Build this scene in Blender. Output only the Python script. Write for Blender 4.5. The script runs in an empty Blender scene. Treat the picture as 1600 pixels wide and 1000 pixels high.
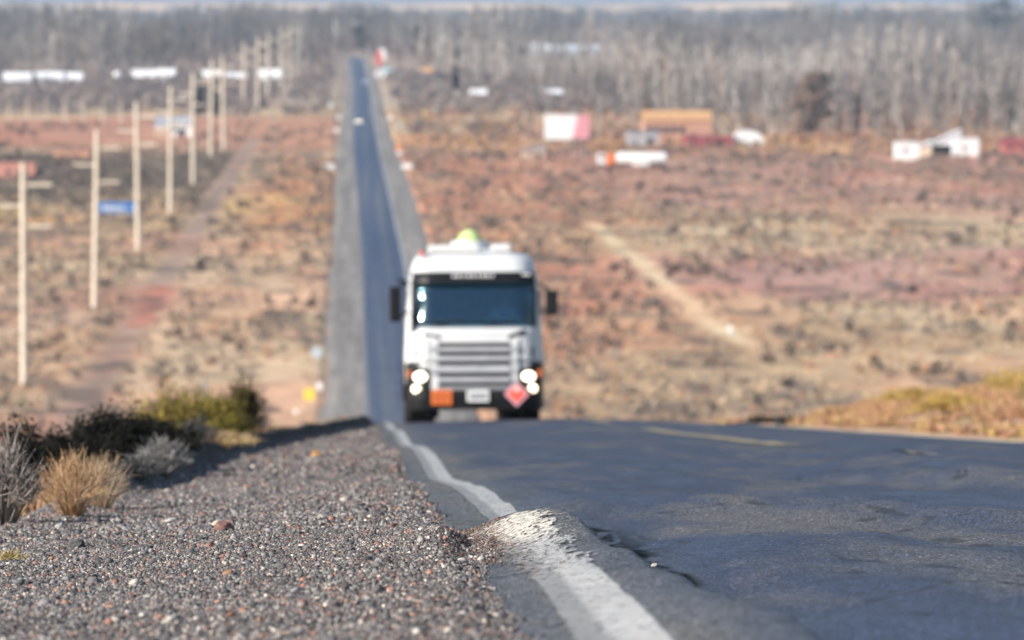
import bpy, bmesh, math, random
import numpy as np
from mathutils import Vector, Matrix, Euler
random.seed(7)
RNG = np.random.default_rng(11)
sc = bpy.context.scene
COL = sc.collection
R = math.radians

# ------------------------------------------------------------------ camera
YAW, PITCH, FPX = math.atan(238/8889), math.atan(536/8889), 8889.0
cam = bpy.data.cameras.new('camera'); camo = bpy.data.objects.new('camera', cam); COL.objects.link(camo)
camo.location = (0, 0, 0)
FWD = Vector((math.sin(YAW)*math.cos(PITCH), math.cos(YAW)*math.cos(PITCH), -math.sin(PITCH)))
camo.rotation_euler = FWD.to_track_quat('-Z', 'Y').to_euler()
cam.sensor_width = 36; cam.lens = 200; cam.clip_start = 0.5; cam.clip_end = 60000
cam.dof.use_dof = True; cam.dof.focus_distance = 17.2; cam.dof.aperture_fstop = 7.4
sc.camera = camo
# ------------------------------------------------------------------ light
SUN_EL, SUN_AZ = R(26), R(240)     # azimuth clockwise from +Y (view direction): behind the camera, to the left
w = bpy.data.worlds.new('World'); sc.world = w; w.use_nodes = True
nt = w.node_tree; nt.nodes.clear()
sky = nt.nodes.new('ShaderNodeTexSky'); sky.sky_type = 'NISHITA'; sky.sun_disc = False
sky.sun_elevation = SUN_EL; sky.sun_rotation = SUN_AZ; sky.altitude = 300; sky.air_density = 1.2; sky.dust_density = 0.6; sky.ozone_density = 2.5
bg = nt.nodes.new('ShaderNodeBackground'); bg.inputs[1].default_value = 0.09
wo = nt.nodes.new('ShaderNodeOutputWorld')
nt.links.new(sky.outputs[0], bg.inputs[0]); nt.links.new(bg.outputs[0], wo.inputs[0])
sun = bpy.data.lights.new('sun', 'SUN'); sun.energy = 5.0; sun.angle = R(0.5); sun.color = (1, 0.93, 0.84)
suno = bpy.data.objects.new('sun', sun); COL.objects.link(suno)
SV = Vector((math.sin(SUN_AZ)*math.cos(SUN_EL), math.cos(SUN_AZ)*math.cos(SUN_EL), math.sin(SUN_EL)))
suno.rotation_euler = SV.to_track_quat('Z', 'Y').to_euler()
sc.view_settings.view_transform = 'Standard'; sc.view_settings.look = 'None'
sc.view_settings.exposure = 0.70; sc.view_settings.gamma = 1
sc.render.engine = 'CYCLES'
sc.cycles.use_denoising = True
sc.cycles.volume_bounces = 0; sc.cycles.max_bounces = 6; sc.cycles.transparent_max_bounces = 12
sc.cycles.sample_clamp_indirect = 8

# ------------------------------------------------------------------ helpers
def vnoise(x, y, seed=0):
    x = np.asarray(x, float); y = np.asarray(y, float); x, y = np.broadcast_arrays(x, y)
    xi = np.floor(x); yi = np.floor(y); fx = x-xi; fy = y-yi
    def h(a, b):
        v = np.sin(a*127.1+b*311.7+seed*74.7)*43758.5453
        return v-np.floor(v)
    fx = fx*fx*(3-2*fx); fy = fy*fy*(3-2*fy)
    return (h(xi, yi)*(1-fx)+h(xi+1, yi)*fx)*(1-fy)+(h(xi, yi+1)*(1-fx)+h(xi+1, yi+1)*fx)*fy
def fbm(x, y, seed=0, o=4):
    s = 0; a = .5; t = 0
    for i in range(o):
        s = s+a*vnoise(np.asarray(x)*2**i, np.asarray(y)*2**i, seed+i*3); t += a; a *= .55
    return s/t
def sstep(a, b, x):
    t = np.clip((np.asarray(x, float)-a)/(b-a), 0, 1); return t*t*(3-2*t)

def link(o, parent=None):
    COL.objects.link(o)
    if parent is not None: o.parent = parent
    return o
def tag(o, label=None, cat=None, group=None, kind=None):
    if label: o['label'] = label
    if cat: o['category'] = cat
    if group: o['group'] = group
    if kind: o['kind'] = kind
    return o
def thing(name, label, cat, loc=(0, 0, 0), rot=(0, 0, 0), group=None):
    o = bpy.data.objects.new(name, None); link(o); o.empty_display_size = .2
    o.location = loc; o.rotation_euler = rot if hasattr(rot, '__len__') else (0, 0, rot)
    return tag(o, label, cat, group)
def copy_tree(o, parent=None):
    c = o.copy(); COL.objects.link(c)
    if parent is not None: c.parent = parent
    for ch in list(o.children): copy_tree(ch, c)
    return c
def mesh_np(name, V, F, mat, col=None, parent=None, smooth=False):
    """V (n,3), F (m,k) with k = 3 or 4, col (n,3) colour of the thing itself"""
    V = np.ascontiguousarray(V, np.float32); F = np.ascontiguousarray(F, np.int32); m, k = F.shape
    me = bpy.data.meshes.new(name)
    me.vertices.add(len(V)); me.vertices.foreach_set('co', V.ravel())
    me.loops.add(m*k); me.loops.foreach_set('vertex_index', F.ravel())
    me.polygons.add(m); me.polygons.foreach_set('loop_start', np.arange(0, m*k, k, dtype=np.int32))
    me.update(calc_edges=True)
    if smooth: me.polygons.foreach_set('use_smooth', np.ones(m, bool))
    if col is not None:
        a = me.color_attributes.new('tint', 'FLOAT_COLOR', 'POINT')
        c = np.ones((len(V), 4), np.float32); c[:, :3] = col
        a.data.foreach_set('color', c.ravel())
    me.materials.append(mat)
    return link(bpy.data.objects.new(name, me), parent)
def grid_faces(nr, nc):
    i = np.arange(nr-1)[:, None]*nc+np.arange(nc-1)[None, :]
    return np.stack([i, i+1, i+nc+1, i+nc], -1).reshape(-1, 4)
def sheet(name, X, Y, Z, mat, col=None, smooth=True, parent=None):
    nr, nc = Z.shape
    V = np.stack([X, Y, Z], -1).reshape(-1, 3)
    return mesh_np(name, V, grid_faces(nr, nc), mat, None if col is None else col.reshape(-1, 3), parent, smooth)

class MB:
    def __init__(s): s.v = []; s.f = []
    def add(s, V, F):
        n = len(s.v); s.v += [tuple(v) for v in V]; s.f += [tuple(i+n for i in f) for f in F]; return s
    def box(s, c, d, rz=0, rx=0, ry=0, taper=1):
        M = Euler((rx, ry, rz)).to_matrix(); V = []
        for z in (-1, 1):
            for x, y in ((-1, -1), (1, -1), (1, 1), (-1, 1)):
                t = taper if z > 0 else 1
                V.append(Vector(c)+M@Vector((x*d[0]/2*t, y*d[1]/2*t, z*d[2]/2)))
        return s.add(V, [(3, 2, 1, 0), (4, 5, 6, 7), (0, 1, 5, 4), (1, 2, 6, 5), (2, 3, 7, 6), (3, 0, 4, 7)])
    def tube(s, p0, p1, r0, r1=None, n=12, cap=True):
        r1 = r0 if r1 is None else r1; p0 = Vector(p0); p1 = Vector(p1)
        q = (p1-p0).to_track_quat('Z', 'Y').to_matrix(); V = []
        for p, r in ((p0, r0), (p1, r1)):
            for i in range(n):
                a = 2*math.pi*i/n; V.append(p+q@Vector((math.cos(a)*r, math.sin(a)*r, 0)))
        F = [(i, (i+1) % n, n+(i+1) % n, n+i) for i in range(n)]
        if cap: F += [tuple(range(n))[::-1], tuple(range(n, 2*n))]
        return s.add(V, F)
    def lathe(s, prof, c=(0, 0, 0), axis='Z', n=24):
        V = []; F = []; c = Vector(c)
        for r, h in prof:
            for i in range(n):
                a = 2*math.pi*i/n; p = (math.cos(a)*r, math.sin(a)*r, h)
                if axis == 'X': p = (p[2], p[0], p[1])
                if axis == 'Y': p = (p[0], p[2], p[1])
                V.append(c+Vector(p))
        for k in range(len(prof)-1):
            for i in range(n):
                a = k*n+i; b = k*n+(i+1) % n
                f = (a, b, b+n, a+n); F.append(f if axis != 'Y' else f[::-1])
        F += [tuple(range(n))[::-1], tuple(range((len(prof)-1)*n, len(prof)*n))]
        return s.add(V, F)
    def prism(s, pts, y0, y1):      # polygon in x-z, thickness along y
        n = len(pts); V = [(x, y0, z) for x, z in pts]+[(x, y1, z) for x, z in pts]
        return s.add(V, [tuple(range(n)), tuple(range(n, 2*n))[::-1]]+[(i, n+i, n+(i+1) % n, (i+1) % n) for i in range(n)])
    def prismx(s, pts, x0, x1):     # polygon in y-z, thickness along x
        n = len(pts); V = [(x0, y, z) for y, z in pts]+[(x1, y, z) for y, z in pts]
        return s.add(V, [tuple(range(n))[::-1], tuple(range(n, 2*n))]+[(i, (i+1) % n, n+(i+1) % n, n+i) for i in range(n)])
    def build(s, name, mat, parent=None, bevel=0, smooth=False, seg=2):
        me = bpy.data.meshes.new(name); me.from_pydata(s.v, [], s.f); me.materials.append(mat)
        bm = bmesh.new(); bm.from_mesh(me); bmesh.ops.recalc_face_normals(bm, faces=bm.faces)
        if bevel:
            bmesh.ops.bevel(bm, geom=list(bm.edges), offset=bevel, segments=seg, profile=.6, affect='EDGES', clamp_overlap=True)
        bm.to_mesh(me); bm.free()
        if smooth: me.polygons.foreach_set('use_smooth', [True]*len(me.polygons)); 
        o = link(bpy.data.objects.new(name, me), parent)
        if smooth: 
            m = o.modifiers.new('edge', 'EDGE_SPLIT'); m.split_angle = R(42)
        return o

# ------------------------------------------------------------------ materials
def mat(name, col=(.5, .5, .5), rough=.6, metal=0, spec=.5, emit=None, es=0, coat=0):
    m = bpy.data.materials.new(name); m.use_nodes = True; b = m.node_tree.nodes['Principled BSDF']
    b.inputs['Base Color'].default_value = (*col, 1); b.inputs['Roughness'].default_value = rough
    b.inputs['Metallic'].default_value = metal; b.inputs['Specular IOR Level'].default_value = spec
    b.inputs['Coat Weight'].default_value = coat
    if emit: b.inputs['Emission Color'].default_value = (*emit, 1); b.inputs['Emission Strength'].default_value = es
    return m
class G:
    """small node-graph writer"""
    def __init__(s, name, rough=.8, spec=.3):
        s.m = bpy.data.materials.new(name); s.m.use_nodes = True; s.t = s.m.node_tree; s.b = s.t.nodes['Principled BSDF']
        s.b.inputs['Roughness'].default_value = rough; s.b.inputs['Specular IOR Level'].default_value = spec
        s.pos = s.t.nodes.new('ShaderNodeNewGeometry').outputs['Position']
    def L(s, a, b): s.t.links.new(a, b)
    def val(s, inp, v):
        if hasattr(v, 'is_linked') or isinstance(v, bpy.types.NodeSocket): s.L(v, inp)
        else:
            try: inp.default_value = v
            except Exception: inp.default_value = (*v, 1)
    def math(s, op, a, b=0, c=0):
        n = s.t.nodes.new('ShaderNodeMath'); n.operation = op
        s.val(n.inputs[0], a); s.val(n.inputs[1], b); s.val(n.inputs[2], c); return n.outputs[0]
    def scaled(s, sx, sy, sz, v=None):
        n = s.t.nodes.new('ShaderNodeVectorMath'); n.operation = 'MULTIPLY'; s.L(v or s.pos, n.inputs[0]); n.inputs[1].default_value = (sx, sy, sz)
        return n.outputs[0]
    def noise(s, scale=(1, 1, 1), detail=4, rough=.55, dist=0, off=0):
        v = s.scaled(*scale)
        if off:
            a = s.t.nodes.new('ShaderNodeVectorMath'); a.operation = 'ADD'; s.L(v, a.inputs[0]); a.inputs[1].default_value = (off, off*.7, off*.3); v = a.outputs[0]
        n = s.t.nodes.new('ShaderNodeTexNoise'); n.inputs['Scale'].default_value = 1; n.inputs['Detail'].default_value = detail
        n.inputs['Roughness'].default_value = rough; n.inputs['Distortion'].default_value = dist
        s.L(v, n.inputs['Vector']); return n.outputs[0]
    def voro(s, scale=(1, 1, 1), feature='F1', out='Color'):
        n = s.t.nodes.new('ShaderNodeTexVoronoi'); n.feature = feature; n.inputs['Scale'].default_value = 1
        s.L(s.scaled(*scale), n.inputs['Vector']); return n.outputs[out]
    def ramp(s, f, stops):
        n = s.t.nodes.new('ShaderNodeValToRGB'); s.L(f, n.inputs[0]); e = n.color_ramp.elements
        while len(e) > 1: e.remove(e[-1])
        for i, (p, c) in enumerate(stops):
            x = e[0] if i == 0 else e.new(p); x.position = p
            x.color = (*c, 1) if hasattr(c, '__len__') else (c, c, c, 1)
        return n.outputs[0]
    def mix(s, f, a, b, op='MIX'):
        n = s.t.nodes.new('ShaderNodeMix'); n.data_type = 'RGBA'; n.blend_type = op
        s.val(n.inputs[0], f); s.val(n.inputs[6], a); s.val(n.inputs[7], b); return n.outputs[2]
    def sep(s):
        n = s.t.nodes.new('ShaderNodeSeparateXYZ'); s.L(s.pos, n.inputs[0]); return n.outputs
    def attr(s, name='tint'):
        n = s.t.nodes.new('ShaderNodeAttribute'); n.attribute_name = name; return n.outputs['Color']
    def bump(s, h, dist=.01, strength=1):
        n = s.t.nodes.new('ShaderNodeBump'); n.inputs['Distance'].default_value = dist; n.inputs['Strength'].default_value = strength
        s.L(h, n.inputs['Height']); s.L(n.outputs[0], s.b.inputs['Normal'])
    def color(s, c): s.val(s.b.inputs['Base Color'], c); return s.m
def speckled(name, a, b, scale=3, rough=.7, spec=.4, bump=0, detail=4):
    g = G(name, rough, spec); n = g.noise((scale,)*3, detail)
    if bump: g.bump(n, bump)
    return g.color(g.ramp(n, [(.3, a), (.7, b)]))

# asphalt ----------------------------------------------------------
def asphalt_mat():
    g = G('asphalt', .62, .5); x, y, z = g.sep()
    big = g.noise((.9, .16, 0), 5, .6, .6); big2 = g.noise((2.6, .5, 0), 4, .6, .4, 7)
    worn = g.math('ADD', g.math('MULTIPLY', big, .62), g.math('MULTIPLY', big2, .38))
    f = g.ramp(worn, [(.48, 0), (.60, 1)])
    edge = g.math('SUBTRACT', 1, g.math('SMOOTH_MIN', g.math('MULTIPLY', g.math('ABSOLUTE', g.math('SUBTRACT', x, .45)), 2.2), 1, .2))
    edge = g.math('MAXIMUM', edge, 0)
    fe = g.math('MINIMUM', g.math('ADD', g.math('MULTIPLY', f, .8), g.math('MULTIPLY', edge, .95)), 1)
    far = g.math('MINIMUM', g.math('MAXIMUM', g.math('DIVIDE', g.math('SUBTRACT', y, 200), 300), 0), 1)
    base = g.mix(fe, (.028, .036, .070), (.11, .103, .097))
    wheel = g.noise((.75, .0022, 0), 3, .65, 0, 3)
    base = g.mix(far, base, g.ramp(wheel, [(.38, (.03, .045, .09)), (.5, (.045, .06, .105)), (.62, (.10, .105, .125))]))
    ag = g.voro((170, 120, 170)); sp = g.t.nodes.new('ShaderNodeSeparateColor'); g.L(ag, sp.inputs[0])
    agf = g.ramp(sp.outputs[0], [(0, .3), (.6, .9), (.85, 1.7), (1, 4.5)])
    base = g.mix(1, base, agf, 'MULTIPLY')
    fine = g.noise((60, 30, 60), 4, .7)
    base = g.mix(1, base, g.ramp(fine, [(.3, .72), (.7, 1.25)]), 'MULTIPLY')
    # tar seams and hairline cracks that cross the shoved asphalt
    cr = g.voro((1.3, .5, 1), 'DISTANCE_TO_EDGE', 'Distance')
    ragged = g.noise((9, 4, 1), 3)
    crk = g.ramp(g.math('ADD', cr, g.math('MULTIPLY', g.math('SUBTRACT', ragged, .5), .16)), [(.0, .4), (.010, 1)])
    base = g.mix(1, base, crk, 'MULTIPLY')
    ts_ = g.t.nodes.new('ShaderNodeSeparateColor'); g.L(g.attr(), ts_.inputs[0]); base = g.mix(ts_.outputs[0], base, (.004, .004, .005)); g.L(g.math('MULTIPLY', g.math('SUBTRACT', 1, ts_.outputs[0]), .5), g.b.inputs['Specular IOR Level'])  # streak with painted-in lee shadow: near black, specular cut
    h = g.math('ADD', g.math('MULTIPLY', sp.outputs[1], .6), g.math('MULTIPLY', fine, 1.2))
    g.bump(h, .009, 1)
    rr = g.ramp(worn, [(.4, .5), (.65, .8)]); g.L(rr, g.b.inputs['Roughness'])
    return g.color(base)
M_ASPH = asphalt_mat()

def line_mat():
    g = G('white_road_paint', .6, .4); _, y, z = g.sep(); sx_ = g.t.nodes.new('ShaderNodeSeparateColor'); g.L(g.attr('tint'), sx_.inputs[0]); x = sx_.outputs[0]
    def band(v, lo, hi, soft): # smooth box
        n = g.t.nodes.new('ShaderNodeMapRange'); n.interpolation_type = 'SMOOTHSTEP'; g.L(v, n.inputs[0]); n.inputs[1].default_value = lo-soft; n.inputs[2].default_value = lo+soft
        m = g.t.nodes.new('ShaderNodeMapRange'); m.interpolation_type = 'SMOOTHSTEP'; g.L(v, m.inputs[0]); m.inputs[1].default_value = hi-soft; m.inputs[2].default_value = hi+soft; m.inputs[3].default_value = 1; m.inputs[4].default_value = 0
        return g.math('MULTIPLY', n.outputs[0], m.outputs[0])
    rag = g.math('SUBTRACT', g.noise((34, 7, 0), 6, .7, .5), .5)
    wear_zone = band(y, 13.6, 18.6, .6)
    xs = g.math('ADD', x, g.math('MULTIPLY', rag, g.math('ADD', .012, g.math('MULTIPLY', wear_zone, .17))))
    rag2 = g.math('SUBTRACT', g.noise((11, 2.6, 0), 4, .6, .3, 5), .5); xs = g.math('ADD', xs, g.math('MULTIPLY', rag2, g.math('MULTIPLY', wear_zone, .16)))
    xs = g.math('ADD', xs, g.math('MULTIPLY', g.math('SUBTRACT', g.noise((0, .35, 0), 2, .5), .5), .015))
    top_cut = g.math('SUBTRACT', 1, band(g.math('ADD', y, g.math('MULTIPLY', rag, 1.6)), 18.15, 19.7, .06)); m = g.math('MULTIPLY', band(xs, .427, .573, .006), top_cut)
    chips = g.noise((60, 22, 0), 5, .75, 0, 4)
    cut = g.ramp(g.math('ADD', chips, g.math('MULTIPLY', wear_zone, -.05)), [(.38, 0), (.43, 1)])
    mask = g.math('MULTIPLY', m, cut)
    old = band(xs, .3, .485, .012)
    dirt = g.noise((14, 4, 0), 5, .7, .3, 9)
    c = g.mix(g.ramp(dirt, [(.35, 0), (.8, .6)]), (.46, .45, .43), (.24, .225, .21))
    c = g.mix(g.math('MULTIPLY', old, .9), c, (.23, .225, .215))
    brown = g.math('MULTIPLY', wear_zone, g.ramp(g.math('ADD', g.noise((28, 9, 0), 5, .75, .4, 17), g.math('MULTIPLY', g.math('SUBTRACT', .44, x), 1.2)), [(.50, 0), (.56, 1)]))
    c = g.mix(brown, c, (.2, .12, .09))
    fresh = g.math('MULTIPLY', band(y, 16.0, 18.9, .5), g.math('SUBTRACT', 1, brown))
    c = g.mix(g.math('MULTIPLY', fresh, .75), c, (.66, .60, .50))
    fine = g.noise((90, 50, 0), 3, .7); g.bump(fine, .002, .5)
    g.color(c)
    tr = g.t.nodes.new('ShaderNodeBsdfTransparent'); ms = g.t.nodes.new('ShaderNodeMixShader')
    g.L(mask, ms.inputs[0]); g.L(tr.outputs[0], ms.inputs[1]); g.L(g.b.outputs[0], ms.inputs[2])
    g.L(ms.outputs[0], g.t.nodes['Material Output'].inputs[0])
    return g.m
M_LINE = line_mat()
def yellow_mat(name, a, b):
    g = G(name, .65, .4); n = g.noise((16, 4, 0), 5, .7)
    return g.color(g.ramp(n, [(.35, a), (.6, b)]))
M_YEL = yellow_mat('worn_yellow_paint', (.16, .145, .115), (.42, .32, .17))
M_WLINE = yellow_mat('worn_white_paint', (.3, .29, .27), (.62, .6, .56))

def gravel_mat():
    g = G('gravel', .9, .25); tint = g.attr()
    v = g.voro((95, 80, 95)); sp = g.t.nodes.new('ShaderNodeSeparateColor'); g.L(v, sp.inputs[0])
    c = g.ramp(sp.outputs[0], [(0, (.05, .046, .048)), (.35, (.11, .1, .1)), (.62, (.17, .155, .15)), (.78, (.22, .13, .10)), (.9, (.3, .27, .24)), (1, (.5, .44, .37))])
    n = g.noise((3, 1.2, 1), 4); c = g.mix(g.ramp(n, [(.4, 0), (.7, .4)]), c, (.20, .12, .10))
    d = g.voro((95, 80, 95), 'F1', 'Distance'); f = g.noise((30, 30, 30), 5, .7)
    h = g.math('SUBTRACT', g.math('MULTIPLY', f, .8), d); g.bump(h, .012, 1)
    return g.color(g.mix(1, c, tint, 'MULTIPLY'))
M_GRAV = gravel_mat()
def stone_mat():
    g = G('loose_stones', .85, .3); c = g.attr(); n = g.noise((120, 120, 120), 3, .7)
    return g.color(g.mix(1, c, g.ramp(n, [(.3, .7), (.7, 1.3)]), 'MULTIPLY'))
M_STONE = stone_mat()
def tint_mat(name, rough=.85, spec=.2, sc_=4, lo=.75, hi=1.2, trans=0):
    g = G(name, rough, spec); c = g.attr(); n = g.noise((sc_,)*3, 4, .65)
    return g.color(g.mix(1, c, g.ramp(n, [(.3, lo), (.7, hi)]), 'MULTIPLY'))
M_GROUND = tint_mat('dry_ground', .95, .1, .35, .8, 1.2)
M_VEG = tint_mat('dry_plants', .9, .1, 6, .8, 1.15)
def verge_mat():
    g = G('grey_gravel_verge', .95, .1); a_ = g.noise((.55, .006, 0), 4, .6); b_ = g.noise((.9, .05, 0), 6, .7, .5, 4); f = g.math('ADD', g.math('MULTIPLY', a_, .5), g.math('MULTIPLY', b_, .5))
    return g.color(g.ramp(f, [(.36, (.15, .13, .115)), (.5, (.24, .22, .2)), (.64, (.36, .325, .285))]))
M_FARVERGE = verge_mat()
M_BARK = speckled('pale_bark', (.22, .2, .17), (.42, .39, .34), 2.5, .9, .2)
M_CONC = speckled('pole_concrete', (.56, .48, .38), (.72, .63, .51), 1.2, .85, .2)
M_WHITE = speckled('white_truck_paint', (.58, .59, .60), (.67, .67, .66), 1.5, .28, .5)
M_WROOF = speckled('white_sheet_roof', (.70, .71, .72), (.82, .82, .82), .3, .5, .4)
M_BLACK = speckled('black_plastic', (.006, .006, .007), (.014, .014, .015), 6, .45, .25)
M_RUB = speckled('tyre_rubber', (.012, .012, .012), (.03, .03, .03), 8, .85, .3)
M_SILVER = speckled('silver_grille', (.34, .35, .37), (.46, .47, .49), 5, .4, .5)
M_METAL = mat('galvanised_steel', (.4, .41, .42), .45, .7)

# ------------------------------------------------------------------ terrain functions
def _profile():
    Y = np.arange(-80, 17001, 1.0)
    sl = np.where(Y < 98, .0745, 0.0)
    r1 = .0745+(.115-.0745)*sstep(98, 175, Y)
    sl = np.where(Y >= 98, r1, sl)
    Y1 = 352.0
    for _ in range(40):
        s2 = np.where(Y > Y1, .115*(1-sstep(Y1, Y1+150, Y)), sl)
        z = -.42-np.concatenate([[0], np.cumsum((s2[1:]+s2[:-1])/2)]); z = z-z[80]-.42
        e = z[80+560]+45; Y1 += e/.115*-1*-1 if False else e/.115
    z = z-5*sstep(4200, 6500, Y)-12*sstep(6500, 9300, Y)-20*sstep(10500, 14000, Y)
    return Y, z
PY, PZ = _profile()
def P(Y): return np.interp(Y, PY, PZ)
def cs(Y): return np.interp(Y, [-80, 400, 600, 917, 1190, 1450, 1770, 2409, 3055, 3300], [0, 0, .25, -.15, -1.0, -2.0, -2.65, -3.05, -5.2, -7])
def Xb(Y): return np.interp(Y, [-80, 10, 30, 50, 63, 84, 100, 108, 118, 160], [-1.5, -1.35, -1.28, -1.28, -.95, -.35, .02, .1, -.4, -3.6])
def gs(x, c, w_): return np.exp(-((x-c)/w_)**2)
def bumps(X, Y):
    X = np.asarray(X, float); Y = np.asarray(Y, float)
    near = sstep(70, 40, Y)
    wob = (vnoise(Y*1.3, 0*Y, 5)-.5)*.06
    # long shoved ridge beside the line, ending in a hump at 18.5 m
    along = sstep(19.35, 18.55, Y)*(.55+.45*sstep(14.5, 17.6, Y))*sstep(4, 10, Y)
    xc = np.interp(Y, [8, 11, 14, 17, 18.6], [.73, .705, .67, .625, .56])+wob*.35
    d = X-xc
    lw = np.interp(Y, [14, 17, 18.6], [.24, .20, .14]); ridge = np.where(d > 0, np.exp(-(np.abs(d)/np.interp(Y, [13, 15.5, 18.6], [.065, .042, .05]))**2.2), np.exp(-(np.abs(d)/lw)**2.6))
    h = .100*along*ridge*(1+.22*(vnoise(X*6, Y*1.2, 8)-.5)*2)
    h = h-.032*gs(X, xc+.24, .2)*along+.030*(fbm(X*24, Y*4.5, 47, 3)-.5)*gs(X, xc+.045, .06)*along
    # dip behind the hump, swells that make the line wave
    edge = np.exp(-((X-.45)/.9)**2)
    h = h+edge*(.018*gs(Y, 27.0, 2.2)-.045*gs(Y, 35, 4.2)+.03*gs(Y, 47, 5)-.05*gs(Y, 62, 6)+.03*gs(Y, 76, 5)-.04*gs(Y, 90, 5)-.012*gs(Y, 22, 1.5))
    # shoved asphalt across the lane
    l2 = .05*gs(X+.10*(Y-30), 3.1, .34)*gs(Y, 30, 2.6)+.04*gs(X, 4.6, .5)*gs(Y, 26, 4)+.03*gs(X+.18*(Y-22), 2.0, .5)*gs(Y, 22, 2.2)
    l2 = l2+.03*gs(X, 3.7, .3)*gs(Y, 36, 6)+.02*gs(X, 1.5, .3)*gs(Y, 40, 6)
    h = h+1.5*l2*(.6+.8*vnoise(X*5, Y*1.1, 3))
    h = h+near*(.075*(fbm(X*1.1, Y*.30, 21, 3)-.5)+.034*(fbm(X*4.0, Y*.9, 33, 3)-.5))*sstep(.1, 1.1, X)*1.0
    h = h+near*.005*(fbm(X*26, Y*9, 41, 2)-.5)
    return h
def Rz(X, Y): return P(Y)+bumps(X-cs(Y), Y)+(.02+.08*sstep(66, 100, Y))*np.exp(-((X-cs(Y)-3.9)/2.3)**2)-.022-.04*sstep(5, 7.4, X-cs(Y))
def windrow(X, Y):
    d = X-Xb(Y); return np.where(d > 0, np.exp(-(d/.13)**2), np.exp(-(d/.30)**2))*(.13+.05*vnoise(Y*.8, X*3, 14))*sstep(20, 36, Y)*sstep(118, 106, Y)
def Sz(X, Y):
    X = np.asarray(X, float); Y = np.asarray(Y, float)
    z = P(Y)-.012-.05*np.clip(.2-X, 0, 3)-.035*sstep(.22, .34, X)+bumps(X, Y)*sstep(-.3, .3, X)
    z = z+.03*(fbm(X*1.6, Y*.8, 51, 3)-.5)+.010*(fbm(X*11, Y*6, 53, 3)-.5)
    z = z+.045*gs(X, .24, .13)*gs(Y, 17.1, 1.1)          # reddish soil pushed up against the hump
    z = z-.30*np.clip(Xb(Y)-X-.1, 0, 4)+windrow(X, Y)
    return z
def Tz(X, Y):
    X = np.asarray(X, float); Y = np.asarray(Y, float)
    z = P(Y)
    near = sstep(230, 130, Y)
    left = -.06-.30*np.clip(Xb(Y)-.1-X, 0, 5)-.02*np.clip(-X, 0, 60)
    right = -.03+.03*np.clip(X-7.6, 0, .6)+.17*np.clip(X-9.0, 0, 7)
    far = (fbm(X/38, Y/60, 61, 3)-.5)*.9*sstep(520, 620, Y)*(1-.7*sstep(1500, 2500, Y))*sstep(7, 22, np.abs(X-cs(Y)-3.8))
    rough = .10*(fbm(X*.9, Y*.5, 63, 3)-.5)*near
    side = np.where(X < 3.8, left*near, right*near)
    z = z+side+rough+far
    u = X-cs(Y)
    inlane = np.where(Y < 125, (X > Xb(Y)-.75) & (u < 7.35), (u > -4.6) & (u < 12.2))
    return np.where(inlane, P(Y)-.3-.25*np.clip(Xb(Y)-X, 0, 1)*near, z)
# pixel of the 1600x1000 photograph -> point where that line of sight meets the plain (world coordinates of real things)
RGT = Vector((math.cos(YAW), -math.sin(YAW), 0)); UPV = RGT.cross(FWD)
def gp(px, py):
    d = FWD+RGT*((px-800)/FPX)+UPV*((500-py)/FPX)
    Y = 560.0
    t = 45/(-d.z)
    for _ in range(6):
        p = d*t; z = float(Tz(p.x, p.y)) if py > 60 else float(P(p.y)); t = z/d.z
    p = d*t
    return Vector((p.x, p.y, z))
def sy(Y): return FPX/Y

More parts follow.
